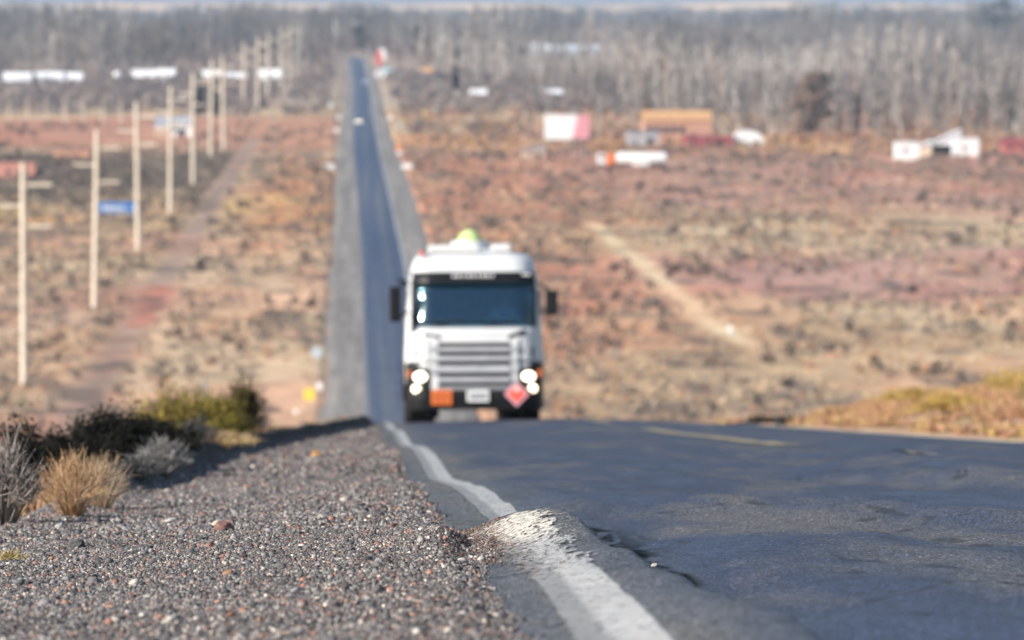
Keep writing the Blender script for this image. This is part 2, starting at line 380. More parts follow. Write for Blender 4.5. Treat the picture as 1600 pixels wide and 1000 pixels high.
# ------------------------------------------------------------------ ground sheet
def gcol(X, Y):
    """albedo of the plain: soil, grass and litter by field"""
    tan = np.array([.34, .245, .165]); pale = np.array([.44, .345, .24]); pink = np.array([.34, .195, .165]); orange = np.array([.40, .19, .085])
    dark = np.array([.11, .09, .08]); grey = np.array([.25, .22, .20]); red = np.array([.34, .14, .10]); gold = np.array([.42, .28, .10])
    n1 = fbm(X/26, Y/70, 71); n2 = fbm(X/9, Y/26, 73); n3 = fbm(X/60, Y/150, 75); n4 = fbm(X/3.2, Y/9, 77)
    def lerp(c, k, f): return c*(1-f[..., None])+k*f[..., None]
    c = np.broadcast_to(tan, X.shape+(3,)).copy()
    c = lerp(c, pale, sstep(.5, .68, n1)*.8)
    c = lerp(c, pink, sstep(.48, .62, n3)*.55)
    right = X > cs(Y)+12
    fade = lambda a, b, s: sstep(a-s, a+s, Y)*sstep(b+s, b-s, Y)
    yj = (n1-.5)*120
    def band(a, b, s): return sstep(a-s, a+s, Y+yj)*sstep(b+s, b-s, Y+yj)
    R_ = right.astype(float)
    c = lerp(c, pink, R_*band(1080, 1470, 30)*.85)
    c = lerp(c, dark, R_*band(1030, 1062, 10)*.75*sstep(.35, .55, n2))
    c = lerp(c, pale, R_*band(910, 1030, 20)*.7)
    c = lerp(c, np.array([.33, .20, .18]), R_*band(780, 910, 25)*.95)
    c = lerp(c, pale, R_*band(735, 780, 12)*.7)
    c = lerp(c, np.array([.30, .2, .13]), R_*band(540, 735, 20)*.35)
    c = lerp(c, np.array([.39, .20, .125]), R_*sstep(62, 24, X+18*(n1-.5))*fade(700, 1450, 60)*.85)
    c = lerp(c, orange, R_*band(1470, 1620, 20)*.6)
    Lf = (X < cs(Y)-4).astype(float)
    c = lerp(c, orange, Lf*sstep(-26, -16, X)*fade(900, 1420, 60)*.75)
    c = lerp(c, red, Lf*fade(1480, 1820, 40)*.55)
    c = lerp(c, dark, Lf*sstep(-30, -38, X)*fade(1140, 1400, 30)*.75)
    c = lerp(c, gold, Lf*sstep(.52, .62, n2)*fade(1020, 1180, 30)*.6)
    c = lerp(c, grey, sstep(1850, 2100, Y)*.7)
    c = lerp(c, np.array([.24, .20, .18]), sstep(2400, 3600, Y)*.8)
    # tracks: rutted dirt track left of the verge, pale track on the right
    xt = -29.3+1.2*(fbm(Y/90, Y*0, 79)-.5)
    c = lerp(c, np.array([.46, .34, .24]), Lf*sstep(-27.5, -25.5, X)*fade(560, 1000, 40)*.6); c = lerp(c, np.array([.25, .185, .16]), Lf*np.exp(-(np.abs(X-xt)/2.2)**3)*.9*fade(540, 1600, 20))
    c = lerp(c, np.array([.36, .15, .11]), Lf*np.exp(-((X-xt-.3)/2.4)**2)*fade(730, 830, 12)*.8)
    xr = np.interp(Y, [700, 740, 830, 930, 1060], [47, 45.5, 44.5, 43.5, 42])+(n2-.5)*3
    c = lerp(c, np.array([.52, .42, .29]), R_*np.exp(-((X-xr)/1.7)**2)*fade(700, 1045, 14))
    c = c*np.array([1.33, 1.24, 1.14]); c = c*(.6+.8*n4)[..., None]*(.76+.5*n2)[..., None]; c = lerp(c, c*np.array([1.05, .86, .84]), sstep(.48, .62, fbm(X/18, Y/50, 84))*.7); c = c*np.array([.98, 1.01, .98])
    # dark litter and shade-coloured scrub patches
    c = lerp(c, np.array([.13, .10, .085]), sstep(.56, .68, fbm(X/6, Y/20, 78))*.75*fade(540, 1500, 50))
    nearb = sstep(240, 180, Y)
    nc = fbm(X*.9, Y*.35, 81)
    c = lerp(c, lerp(np.broadcast_to(np.array([.38, .22, .14]), c.shape).copy(), np.array([.38, .28, .15]), sstep(.4, .65, nc)), nearb)
    return c
ys = np.concatenate([np.arange(-75, 10, 3.), np.arange(10, 125, .5), np.arange(125, 540, 6.), np.arange(540, 1100, 2.), np.arange(1100, 2000, 5.), np.arange(2000, 4600, 40.), np.arange(4600, 16001, 400.)])
a = np.arange(-70, -12, 1.); b = np.arange(-12, -3, .5); b2 = np.arange(-3, .3, .15)
xs_ = np.concatenate([-np.geomspace(7000, 72, 28), a, b, b2, np.arange(.5, 8, .5), np.arange(8, 20, .4), np.arange(20, 200, 1.5), np.geomspace(202, 7000, 24)])
X, Y = np.meshgrid(xs_, ys)
tag(sheet('ground', X, Y, Tz(X, Y), M_GROUND, gcol(X, Y)), kind='structure')

# ------------------------------------------------------------------ road, lines, shoulders
yr = np.concatenate([np.arange(-70, 5, 2.), np.arange(5, 9, .2), np.arange(9, 24, .035), np.arange(24, 60, .12), np.arange(60, 130, .6), np.arange(130, 640, 10.), np.arange(640, 3200, 20.)])
u = np.concatenate([np.arange(.29, 1.0, .011), np.arange(1.0, 1.15, .02), np.arange(1.15, 7.46, .055)])
U, Y = np.meshgrid(u, yr); X = U+cs(Y)
X[:, 0] += (fbm(Y[:, 0]*1.1, 0*Y[:, 0], 91, 4)-.5)*.07
Z = Rz(X, Y); Z[:, 0] -= .07
xcr = np.interp(Y, [8, 11, 14, 17, 18.6], [.73, .705, .67, .625, .56]); dd_ = X-xcr
tar_shade = np.exp(-((dd_-.165-.075*sstep(16.5, 18.5, Y)-.06*(fbm(Y*1.6, Y*0, 45)-.5))/(.022+.09*sstep(15.4, 17.6, Y)))**2)*sstep(12.2, 14, Y)*sstep(20.8, 19.8, Y)*sstep(.36, .50, fbm((X-.05*Y)*34, Y*3, 49, 3)+.06*sstep(17, 15, Y)+.06)  # dark tar with the ridge's lee shadow painted into it
tag(sheet('road', X, Y, Z, M_ASPH, np.stack([tar_shade, tar_shade, tar_shade], -1)), kind='structure')
def line_x(Y): return np.interp(Y, [5, 10, 12, 14, 16.3, 17.5, 18.3, 19.6, 21.4, 24.6, 28, 36], [.41, .456, .475, .485, .475, .455, .435, .52, .56, .53, .51, .5])
ul = np.arange(-.16, .17, .012); sel = yr[(yr >= 5)]
U, Y = np.meshgrid(ul, sel); X = U+cs(Y)+line_x(Y)
tag(sheet('road_edge_line', X, Y, Rz(X, Y)+.004, M_LINE, np.stack([U+.5, U*0, U*0], -1)), kind='structure')
U, Y = np.meshgrid(np.linspace(7.02, 7.3, 7), sel); X = U+cs(Y)
tag(sheet('road_edge_line', X, Y, Rz(X, Y)+.012, M_WLINE), kind='structure')
for y0_, y1_ in ((16, 20), (27, 31), (38, 43), (51, 77), (88, 97)):
    q = np.arange(y0_, y1_+.01, .2); U, Y = np.meshgrid(np.linspace(3.79, 4.01, 7), q); X = U+cs(Y)
    tag(sheet('centre_line_dash', X, Y, Rz(X, Y)+.010, M_YEL), kind='structure')
# near shoulder
us = np.concatenate([np.arange(-2.4, -.9, .05), np.arange(-.9, .36, .022)])
yrs = np.concatenate([np.arange(-70, 5, 2.), np.arange(5, 26, .04), np.arange(26, 50, .15), np.arange(50, 126, .5)])
t_ = (us-us[0])/(us[-1]-us[0]); Y = np.repeat(yrs[:, None], len(us), 1)
X = np.where(us[None, :] < -.9, us[None, :]+0*Y, us[None, :]+0*Y); Z = Sz(X, Y)
dk = sstep(.22, .08, X-Xb(Y))*sstep(24, 34, Y); tn = np.repeat((1-.8*dk)[..., None], 3, -1)  # shadow band along the windrow, painted into the gravel tint
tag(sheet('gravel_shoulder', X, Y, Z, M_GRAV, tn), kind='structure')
# far verges
yf = np.concatenate([np.arange(122, 640, 10.), np.arange(640, 3200, 20.)]); tap = np.interp(yf, [1200, 1900], [1, .72])[:, None]
for nm, lo, hi in (('road_verge', -4.3, .35), ('road_verge', 7.3, 12.2)):
    uu = np.linspace(lo, hi, 8); U, Y = np.meshgrid(uu, yf); U = 3.8+np.sign(U-3.8)*(3.4+(np.abs(U-3.8)-3.4)*tap); X = U+cs(Y)+((fbm(Y/15, U*0, 97)-.5)*1.9)*((U < -4) | (U > 11))
    tag(sheet(nm, X, Y, P(Y)-.06-.12*(np.abs(U-3.8) > 7.5), M_FARVERGE), kind='structure')

# ------------------------------------------------------------------ loose stones on the shoulder (nobody could count them)
PAL = np.array([[.045, .043, .046], [.075, .072, .075], [.11, .105, .105], [.15, .14, .14], [.2, .19, .18], [.27, .25, .23], [.40, .36, .31], [.55, .48, .40], [.26, .13, .09], [.20, .10, .08], [.34, .19, .12]])
PW = np.array([.16, .19, .17, .13, .10, .07, .03, .012, .035, .030, .014]); PW = PW/PW.sum()
OCT = np.array([[1, 0, 0], [-1, 0, 0], [0, 1, 0], [0, -1, 0], [0, 0, 1], [0, 0, -1]], float)
OF = np.array([[0, 2, 4], [2, 1, 4], [1, 3, 4], [3, 0, 4], [2, 0, 5], [1, 2, 5], [3, 1, 5], [0, 3, 5]])
_bm = bmesh.new(); bmesh.ops.create_icosphere(_bm, subdivisions=1, radius=1); _bm.verts.ensure_lookup_table()
ICO = np.array([v.co[:] for v in _bm.verts]); IF = np.array([[v.index for v in f.verts] for f in _bm.faces]); _bm.free()
def stones(xy, z, r, base=OCT, fc=OF, pal=PAL, pw=PW, jit=.3, sink=.15):
    n = len(r); k = len(base)
    V = base[None]*(1+RNG.uniform(-jit, jit, (n, k, 1)))
    V = V*np.stack([RNG.uniform(.7, 1.3, n), RNG.uniform(.7, 1.3, n), RNG.uniform(.45, .9, n)], -1)[:, None]
    q = RNG.normal(size=(n, 3, 3)); q, _ = np.linalg.qr(q)
    V = np.einsum('nkj,nij->nki', V, q)*r[:, None, None]
    V[..., 2] *= .8
    V[..., 0] += xy[:, 0, None]; V[..., 1] += xy[:, 1, None]; V[..., 2] += (z+r*(.5-sink))[:, None]
    F = fc[None]+(np.arange(n)*k)[:, None, None]
    c = pal[RNG.choice(len(pal), n, p=pw)]*RNG.uniform(.75, 1.25, (n, 1))
    return V.reshape(-1, 3), F.reshape(-1, 3), np.repeat(c, k, 0)
def join(parts):
    V = []; F = []; C = []; o = 0
    for v, f, c in parts: V.append(v); F.append(f+o); C.append(c); o += len(v)
    return np.concatenate(V), np.concatenate(F), np.concatenate(C)
def on_ground(xy):
    x, y = xy[:, 0], xy[:, 1]
    return np.where(x > .27, np.maximum(Rz(x, y), Sz(x, y)), Sz(x, y))
def scatter(n, y0, y1, x0, x1, spill=.0, gam=1.0):
    y = y0+(y1-y0)*RNG.random(n)**gam; x = RNG.uniform(x0, x1, n)
    edge = .285+.09*(fbm(y*1.1, y*0, 99, 3)-.5)+spill*gs(y, 16.8, 1.5)
    keep = (x < edge+np.abs(RNG.normal(0, .015, n))) & (x > -.075*y-.25) & ((y < 27) | (x > Xb(y)+.12))
    return np.stack([x[keep], y[keep]], -1)
parts = []
xy = scatter(230000, 8.6, 20, -1.5, .5, .10); parts.append(stones(xy, on_ground(xy), np.abs(RNG.normal(.0022, .0016, len(xy)))+.0016))
xy = scatter(110000, 20, 36, -1.6, .4); parts.append(stones(xy, on_ground(xy), np.abs(RNG.normal(.0042, .0022, len(xy)))+.002))
xy = scatter(30000, 36, 100, -2.2, .3); xy = xy[xy[:, 0] > Xb(xy[:, 1])+.14]; parts.append(stones(xy, on_ground(xy), np.abs(RNG.normal(.008, .004, len(xy)))+.003))
V, F, C = join(parts)
tag(mesh_np('loose_gravel', V, F, M_STONE, C*np.array([1.22, 1.21, 1.19])), kind='stuff', label='loose grey, reddish and cream gravel spread over the shoulder', cat='gravel')
parts = []
xy = scatter(3600, 8.6, 24, -1.6, .4, .08); parts.append(stones(xy, on_ground(xy), np.abs(RNG.normal(.0042, .0032, len(xy)))+.004, ICO, IF, jit=.42))
xy = scatter(1500, 20, 55, -2., .3); xy = xy[xy[:, 0] > Xb(xy[:, 1])+.14]; parts.append(stones(xy, on_ground(xy), np.abs(RNG.normal(.006, .005, len(xy)))+.006, ICO, IF, jit=.42))
V, F, C = join(parts)
tag(mesh_np('pebbles', V, F, M_STONE, C*1.2), kind='stuff', label='rounded dark and reddish pebbles lying among the finer gravel', cat='pebbles')
# reddish soil clods broken out beside the hump
n = 7000; y = RNG.normal(17.0, 1.0, n); x = RNG.normal(.33, .05, n)+.02*(y-17); xy = np.stack([x, y], -1)
xy = xy[(xy[:, 0] < .47) & (np.abs(xy[:, 1]-16.9) < 2.1)]
pal2 = np.array([[.12, .075, .06], [.07, .048, .042], [.17, .11, .085], [.045, .036, .034], [.26, .21, .17]])
V, F, C = stones(xy, np.maximum(Sz(xy[:, 0], xy[:, 1]), Rz(xy[:, 0], xy[:, 1])*(xy[:, 0] > .3)+(-99)*(xy[:, 0] <= .3)), np.abs(RNG.normal(.002, .0016, len(xy)))+.0013, OCT, OF, pal2, np.array([.3, .2, .25, .15, .1]))
tag(mesh_np('soil_crumbs', V, F, M_STONE, C), kind='stuff', label='reddish brown soil crumbs heaped against the broken hump of the white line', cat='soil')
def rock(px, Xr, Yr, r, col, label):
    bm = bmesh.new(); bmesh.ops.create_icosphere(bm, subdivisions=3, radius=r)
    rs = random.Random(label)
    ax = [Vector((rs.gauss(0, 1), rs.gauss(0, 1), rs.gauss(0, 1))).normalized() for _ in range(9)]
    for v in bm.verts:
        n = v.co.normalized(); k = min(1, min((.78+.12*rs.random())/max(.01, n.dot(a_)) if n.dot(a_) > .7 else 1 for a_ in ax))
        v.co = Vector((v.co.x*1.2, v.co.y, v.co.z*.75))*k
    me = bpy.data.meshes.new('stone'); bm.to_mesh(me); bm.free()
    me.materials.append(speckled('stone_skin', tuple(c*.7 for c in col), col, 60, .9, .2, .002))
    o = link(bpy.data.objects.new('stone', me)); o.location = (Xr, Yr, float(on_ground(np.array([[Xr, Yr]]))[0])+r*.3); o.rotation_euler = (.2, .3, rs.random()*6)
    return tag(o, label, 'stone', 'single stones by the road')
rock(0, -.48, 20.1, .035, (.24, .13, .11), 'reddish stone, the largest one on the gravel shoulder')
rock(0, -.95, 19.0, .030, (.10, .10, .10), 'dark grey stone at the left of the gravel shoulder')
rock(0, -.53, 21.2, .022, (.5, .43, .33), 'pale cream stone next to the largest reddish one')
rock(0, -.34, 14.6, .016, (.33, .19, .12), 'small orange stone low on the gravel shoulder')
rock(0, .80, 15.4, .009, (.45, .42, .36), 'pale pebble alone on the asphalt right of the hump')
rock(0, -.36, 46.5, .045, (.5, .25, .08), 'orange stone far up the shoulder below the truck')

# ------------------------------------------------------------------ plants
def quads_to(Q, C):
    n = len(Q); return Q.reshape(-1, 3), np.arange(n*4).reshape(n, 4), np.repeat(C, 4, 0)
def leaf_quads(cen, size, rng=RNG, up=.0):
    n = len(cen); a = rng.normal(size=(n, 3)); a[:, 2] += up; a /= np.linalg.norm(a, axis=1, keepdims=True)
    b_ = np.cross(a, rng.normal(size=(n, 3))); b_ /= np.linalg.norm(b_, axis=1, keepdims=True)
    a = a*size[:, None]; b_ = b_*(size*.6)[:, None]
    return np.stack([cen-a*.5-b_*.2, cen+b_*.5, cen+a*.5+b_*.1, cen-b_*.5], 1)
def ribbons(p0, p1, w0, w1, rng=RNG):
    d = p1-p0; s = np.cross(d, rng.normal(size=d.shape)); s /= np.linalg.norm(s, axis=1, keepdims=True)+1e-9
    w0 = np.broadcast_to(np.asarray(w0, float), (len(p0),))[:, None]; w1 = np.broadcast_to(np.asarray(w1, float), (len(p0),))[:, None]
    return np.stack([p0-s*w0/2, p0+s*w0/2, p1+s*w1/2, p1-s*w1/2], 1)

# scrub on the plain: low bushes by colour, thousands of them
def scrub(name, N, y0, y1, zone, pal, hmin, hmax, k, label, wf=1.0, inner=None):
    N = int(N*1.37); Y = y0+(y1-y0)*RNG.random(N)**.85; Xc = RNG.uniform(-.5, .5, N)*.26*Y+.0268*Y
    u_ = Xc-cs(Y); keep = (np.abs(Xc+29.3) > 2.3) & (np.abs(Xc-np.interp(Y, [700, 740, 830, 930, 1060], [47, 45.5, 44.5, 43.5, 42])) > 1.7*((Y < 1060) & (Y > 690))) & ((u_ < -5.2) | (u_ > 12.8)) & (zone(Xc, Y) > RNG.random(N)); Xc = Xc[keep]; Y = Y[keep]; n = len(Y)
    h = RNG.uniform(hmin, hmax, n); wd = h*RNG.uniform(.8, 1.7, n)*wf
    p = RNG.normal(size=(n, k, 3)); p /= np.linalg.norm(p, axis=2, keepdims=True); p *= RNG.random((n, k, 1))**.4
    p[..., 2] = np.abs(p[..., 2]); cen = p*np.stack([wd*.5, wd*.5, h], -1)[:, None]
    cen = cen+np.stack([Xc, Y, Tz(Xc, Y)-.05], -1)[:, None]
    size = (h*.42)[:, None]*RNG.uniform(.6, 1.3, (n, k))
    c = np.array(pal)[RNG.integers(0, len(pal), n)]*RNG.uniform(.7, 1.3, (n, 1)); c = np.repeat(c[:, None], k, 1)*RNG.uniform(.75, 1.25, (n, k, 1))
    V, F, C = quads_to(leaf_quads(cen.reshape(-1, 3), size.ravel()), c.reshape(-1, 3))
    tag(mesh_np(name, V, F, M_VEG, C), kind='stuff', label=label, cat='scrub')
zn = lambda sx, sy_, seed, lo, hi: (lambda X, Y: sstep(lo, hi, fbm(X/sx, Y/sy_, seed)))
scrub('grey_scrub', 12000, 552, 1500, (lambda X, Y: np.maximum(sstep(.38, .6, fbm(X/22, Y/60, 101)), .7*(X < -32))), [(.22, .18, .145), (.17, .14, .11), (.28, .23, .185)], .5, 1.3, 22, 'low grey leafless scrub dotted over the dry plain')
scrub('dry_grass_tufts', 11000, 552, 1400, zn(18, 50, 103, .38, .58), [(.52, .38, .23), (.60, .47, .31), (.45, .29, .16), (.54, .42, .29)], .35, .9, 20, 'straw coloured grass tufts covering the dry plain', 1.4)
scrub('reddish_scrub', 8000, 560, 1500, lambda X, Y: sstep(.42, .58, fbm(X/30, Y/90, 105))*(.35+.65*((Y > 780) & (X > 15))), [(.36, .18, .13), (.42, .21, .13), (.30, .15, .12), (.48, .25, .12)], .4, 1.1, 20, 'reddish brown scrub growing in patches on the plain')
scrub('dark_scrub', 3200, 556, 1750, (lambda X, Y: sstep(.42, .62, fbm(X/14, Y/45, 107))*(.45+.55*sstep(650, 850, Y))), [(.10, .08, .065), (.14, .11, .085), (.12, .10, .09)], .8, 1.9, 30, 'dark evergreen scrub in clumps on the plain')
scrub('dark_field_scrub', 5500, 1120, 1430, lambda X, Y: (X < -31)*sstep(.25, .5, fbm(X/14, Y/40, 119)), [(.12, .10, .085), (.17, .135, .11), (.09, .08, .07)], .9, 1.9, 18, 'dark bushes filling the field left of the power poles')
scrub('orchard_scrub', 4600, 1850, 2700, lambda X, Y: 1.*(np.abs(X-cs(Y)-3.8) > 12), [(.17, .15, .15), (.13, .12, .12), (.24, .2, .18), (.20, .14, .12)], 1.8, 4.2, 18, 'brown leafless orchard trees beyond the plain')
scrub('field_edge_scrub', 2600, 1440, 1900, lambda X, Y: .8*(X > 14), [(.30, .17, .11), (.34, .2, .15), (.16, .14, .13), (.38, .24, .1)], 1., 2.8, 18, 'rusty bushes along the far edge of the field')
scrub('slope_scrub', 2500, 150, 545, lambda X, Y: 1.+0*X, [(.3, .22, .14), (.16, .14, .12)], .2, .5, 14, 'dry tufts on the slope below the crest')

# near right bank: golden grass and small bushes
def right_bank():
    n = 16000; Y = 45+75*RNG.random(n); Xc = 7.6+RNG.random(n)**1.1*10
    k = (fbm(Xc*.7, Y*.22, 111) > .53); Xc = Xc[k]; Y = Y[k]; n = len(Y)
    h = RNG.uniform(.05, .16, n)*(1+.7*(Xc > 9.5)); b0 = np.stack([Xc, Y, Tz(Xc, Y)-.01+.0*Xc], -1); pass
    k_ = 7; b0 = np.repeat(b0, k_, 0); hh = np.repeat(h, k_); d = RNG.normal(size=(len(b0), 3))*.45; d[:, 2] = 1
    cc = np.array([(.44, .26, .15), (.48, .34, .14), (.42, .23, .14), (.30, .18, .11)])[RNG.integers(0, 4, n)]*RNG.uniform(.8, 1.2, (n, 1)); cc = np.repeat(cc, k_, 0)
    V, F, C = quads_to(ribbons(b0, b0+d*hh[:, None], .03, .008), cc)
    tag(mesh_np('golden_grass', V, F, M_VEG, C), kind='stuff', label='golden dry grass on the bank right of the road', cat='grass')
right_bank()
def left_bank():
    n = 5000; Y = 16+90*RNG.random(n); Xc = Xb(Y)-.25-RNG.random(n)**1.4*7
    k = (fbm(Xc*.9, Y*.3, 113) > .42); Xc = Xc[k]; Y = Y[k]; n = len(Y)
    h = RNG.uniform(.05, .2, n); b0 = np.stack([Xc, Y, np.maximum(Tz(Xc, Y), np.where(Xc > -2.4, Sz(Xc, Y), -99))-.01], -1)
    k_ = 7; b0 = np.repeat(b0, k_, 0); hh = np.repeat(h, k_); d = RNG.normal(size=(len(b0), 3))*.5; d[:, 2] = 1
    cc = np.array([(.40, .27, .15), (.44, .31, .18), (.25, .19, .13), (.34, .19, .12)])[RNG.integers(0, 4, n)]; cc = np.repeat(cc, k_, 0)
    V, F, C = quads_to(ribbons(b0, b0+d*hh[:, None], .02, .005), cc)
    tag(mesh_np('verge_grass', V, F, M_VEG, C), kind='stuff', label='thin tawny grass on the slope left of the gravel shoulder', cat='grass')
left_bank()

def bush(name, label, loc, wd, h, stems, leaves, stem_col, leaf_cols, lsize, cat='bush', spread=1., stem_w=.006, core=None, group='bushes along the left shoulder', seed=1, lower_bare=0):
    """stems fanning out of the root, forked twice, with leaf-sized faces along the outer twigs"""
    rng = np.random.default_rng(seed); t = thing(name, label, cat, loc, 0, group)
    n = stems; th = rng.uniform(0, 2*math.pi, n); rr = rng.random(n)**.6*spread
    tip = np.stack([np.cos(th)*rr*wd*.5, np.sin(th)*rr*wd*.5, h*(1-.45*rr**2)*rng.uniform(.7, 1.08, n)], -1)
    base = tip*np.array([.12, .12, 0]); mid = base*.45+tip*.55+np.array([0, 0, h*.06]); mid += rng.normal(0, .03, mid.shape)*wd
    Q = [ribbons(base, mid, stem_w, stem_w*.8, rng), ribbons(mid, tip, stem_w*.8, stem_w*.35, rng)]
    tips = [tip]; f0 = []; f1 = []
    for k in range(4):
        s_ = rng.uniform(.3, .9, (n, 1)); q = mid*(1-s_)+tip*s_; e = q+(tip-mid)*rng.uniform(.3, .7, (n, 1))+rng.normal(0, .09, (n, 3))*h
        Q.append(ribbons(q, e, stem_w*.6, stem_w*.3, rng)); tips.append(e); f0.append(q); f1.append(e)
    Q = np.concatenate(Q); cs_ = np.array(stem_col)*rng.uniform(.7, 1.35, (len(Q), 1))
    V, F, C = quads_to(Q, cs_); mesh_np('twigs', V, F, M_VEG, C, t)
    if leaves:
        T = np.concatenate(tips); M0 = np.concatenate([mid]+f0); i = rng.integers(0, len(T), leaves); s_ = rng.uniform(lower_bare, 1.02, (leaves, 1))
        c = M0[i]*(1-s_)+T[i]*s_+rng.normal(0, .02, (leaves, 3))*wd
        c[:, 2] = np.maximum(c[:, 2], .01)
        lc = np.array(leaf_cols)[rng.integers(0, len(leaf_cols), leaves)]*rng.uniform(.7, 1.3, (leaves, 1))
        V, F, C = quads_to(leaf_quads(c, rng.uniform(.6, 1.3, leaves)*lsize, rng, .4), lc); mesh_np('foliage', V, F, M_VEG, C, t)
    return t
def bz(x, y): return float(max(Tz(x, y), Sz(x, y) if x > -2.4 else -99))-.02
DARK = [(.009, .010, .008), (.016, .017, .012), (.012, .011, .011)]  # black-green leaves with the shade on this bank put into the colour
def B(name, label, px, Y, wd, h, *a_, dz=0, **k):
    x = (px-562)/sy(Y); return bush(name, label, (x, Y, bz(x, Y)+dz), wd, h, *a_, **k)
B('grass_tuft', 'tawny orange grass tuft at the edge of the gravel, in front of the dark bushes', 112, 24, .34, .27, 300, 200, (.44, .29, .17), [(.50, .34, .18), (.40, .25, .14)], .010, cat='grass tuft', stem_w=.0028, seed=3)
B('grass_tuft', 'taller pale tuft just right of the tawny tuft, tips against dark bushes', 158, 25.5, .26, .24, 200, 100, (.42, .32, .22), [(.48, .36, .22)], .009, cat='grass tuft', stem_w=.0028, seed=4)
B('grass_tuft', 'small yellow green tuft at the left photo edge below the grey bush', 12, 17.6, .12, .05, 120, 60, (.40, .32, .14), [(.42, .34, .14)], .008, cat='grass tuft', stem_w=.003, seed=14)
B('sage_bush', 'grey twiggy bush cut by the left photo edge, reaching highest there', 2, 23, .32, .36, 240, 500, (.25, .22, .20), [(.19, .17, .16), (.12, .11, .11)], .012, seed=5)
B('sage_bush', 'low grey bush with pale twigs right of the tawny tufts', 252, 33, .34, .23, 240, 800, (.26, .25, .24), [(.15, .15, .15), (.08, .08, .085)], .014, seed=6)
B('sage_bush', 'flat dark grey bush low on the gravel edge right of the tufts', 212, 30.5, .30, .13, 160, 700, (.13, .13, .13), [(.06, .06, .06), (.1, .1, .1)], .012, seed=16)
B('sage_bush', 'small charcoal bush at the gravel edge below the green bush', 305, 43, .38, .22, 160, 900, (.10, .10, .10), [(.05, .052, .055), (.08, .08, .08)], .016, seed=7)
B('dark_bush', 'black green bush at the left photo edge behind the grey twiggy bush', 20, 33, 1.0, .56, 240, 8500, (.03, .03, .025), DARK, .030, seed=8)
B('dark_bush', 'black green bush behind the tawny tuft, second from the left photo edge', 105, 35, .9, .45, 200, 7500, (.03, .03, .025), DARK, .028, seed=9)
B('dark_bush', 'black green bush with one upright tip, nearest the olive green bush', 176, 36, .75, .43, 200, 7000, (.03, .03, .025), DARK, .028, seed=10)
B('dark_bush', 'low black bush filling the gap beside the grey bush with pale twigs', 225, 39, .8, .31, 160, 5500, (.03, .03, .025), DARK, .028, seed=20)
GRN = [(.21, .175, .03), (.27, .225, .035), (.12, .10, .025), (.34, .26, .06)]
B('olive_bush', 'olive green bush with a brownish domed top, left part of the green clump', 268, 58, .98, .84, 300, 8000, (.16, .12, .06), GRN+[(.26, .17, .06)], .034, dz=-.02, seed=11)
B('olive_bush', 'yellow green bush in the middle of the green clump beyond the shoulder', 325, 60, .90, .70, 260, 7000, (.16, .13, .05), GRN, .034, seed=12)
B('olive_bush', 'dark brown green bush ending the green clump on the right', 378, 62, .46, .72, 200, 5200, (.07, .05, .03), [(.05, .045, .02), (.08, .06, .025), (.12, .1, .03)], .032, seed=13)  # clump's end away from the sun, its shade put into darker leaves
B('straw_bush', 'tan straw tuft in front of the green clump', 345, 50, .7, .12, 300, 1500, (.44, .32, .17), [(.48, .36, .2), (.4, .27, .14)], .02, cat='grass tuft', seed=15)
YB = [(.50, .34, .08), (.56, .40, .13), (.40, .26, .09)]
def BR(label, X_, Y_, wd, h, cols=YB, nl=3500, sd=1):
    bush('yellow_bush', label, (X_, Y_, bz(X_, Y_)), wd, h, 160, nl, (.25, .18, .09), cols, .04, group='yellow bushes on the right bank', seed=sd)
BR('yellow green bush low on the right bank just beyond the road edge line', 10.0, 96, 1.3, .34, sd=21)
BR('wide yellow bush on the right bank halfway to the photo edge', 12.0, 101, 2.1, .5, sd=22)
BR('golden bush at the right photo edge, topmost on the bank', 13.2, 103, 2.2, .55, sd=23)
BR('small straw yellow bush on the bank near the right photo edge', 11.1, 92, 1.0, .3, [(.40, .3, .14), (.34, .26, .12)], 2500, sd=24)
BR('yellow green bush at the far edge of the bank left of the wide one', 10.6, 108, 1.5, .4, sd=25)

# ------------------------------------------------------------------ trees
def poplar_arrays(n, x, y, z, h, rng, k=34, tone=None, wf=.16):
    """bare poplars: tapered trunk and steep limbs, as ribbons of real width"""
    base = np.stack([x, y, z], -1); top = base+np.stack([rng.normal(0, .3, n), rng.normal(0, .3, n), h], -1)
    if tone is None: tone = np.array([(.27, .25, .24), (.33, .31, .29), (.22, .20, .20), (.38, .35, .31), (.24, .19, .17)])[rng.integers(0, 5, n)]*rng.uniform(.75, 1.2, (n, 1))
    Q = [ribbons(base, base*.5+top*.5, h*.026, h*.018, rng), ribbons(base*.5+top*.5, top, h*.018, h*.004, rng)]
    C = [tone*1.05, tone*1.05]
    t0 = rng.uniform(.12, .85, (n, k)); P0 = base[:, None]*(1-t0[..., None])+top[:, None]*t0[..., None]
    L = (h[:, None]*rng.uniform(.12, .32, (n, k))*(1.1-t0*.6)); th = rng.uniform(0, 2*math.pi, (n, k)); sp = rng.uniform(.16, .42, (n, k))*wf/.16
    D = np.stack([np.cos(th)*sp, np.sin(th)*sp, np.ones_like(sp)], -1)*L[..., None]
    Q.append(ribbons(P0.reshape(-1, 3), (P0+D).reshape(-1, 3), np.repeat(h*.020, k), np.repeat(h*.006, k), rng)); C.append((np.repeat(tone[:, None], k, 1)*rng.uniform(.75, 1.2, (n, k, 1))).reshape(-1, 3))
    return np.concatenate(Q), np.concatenate(C)
def frontY(px):
    return np.interp(px, [-50, 250, 460, 530, 545, 600, 640, 700, 800, 900, 1000, 1100, 1240, 1650], [2520, 2560, 2600, 2660, 2750, 2750, 2700, 2500, 2250, 1950, 1780, 1700, 1620, 1570])
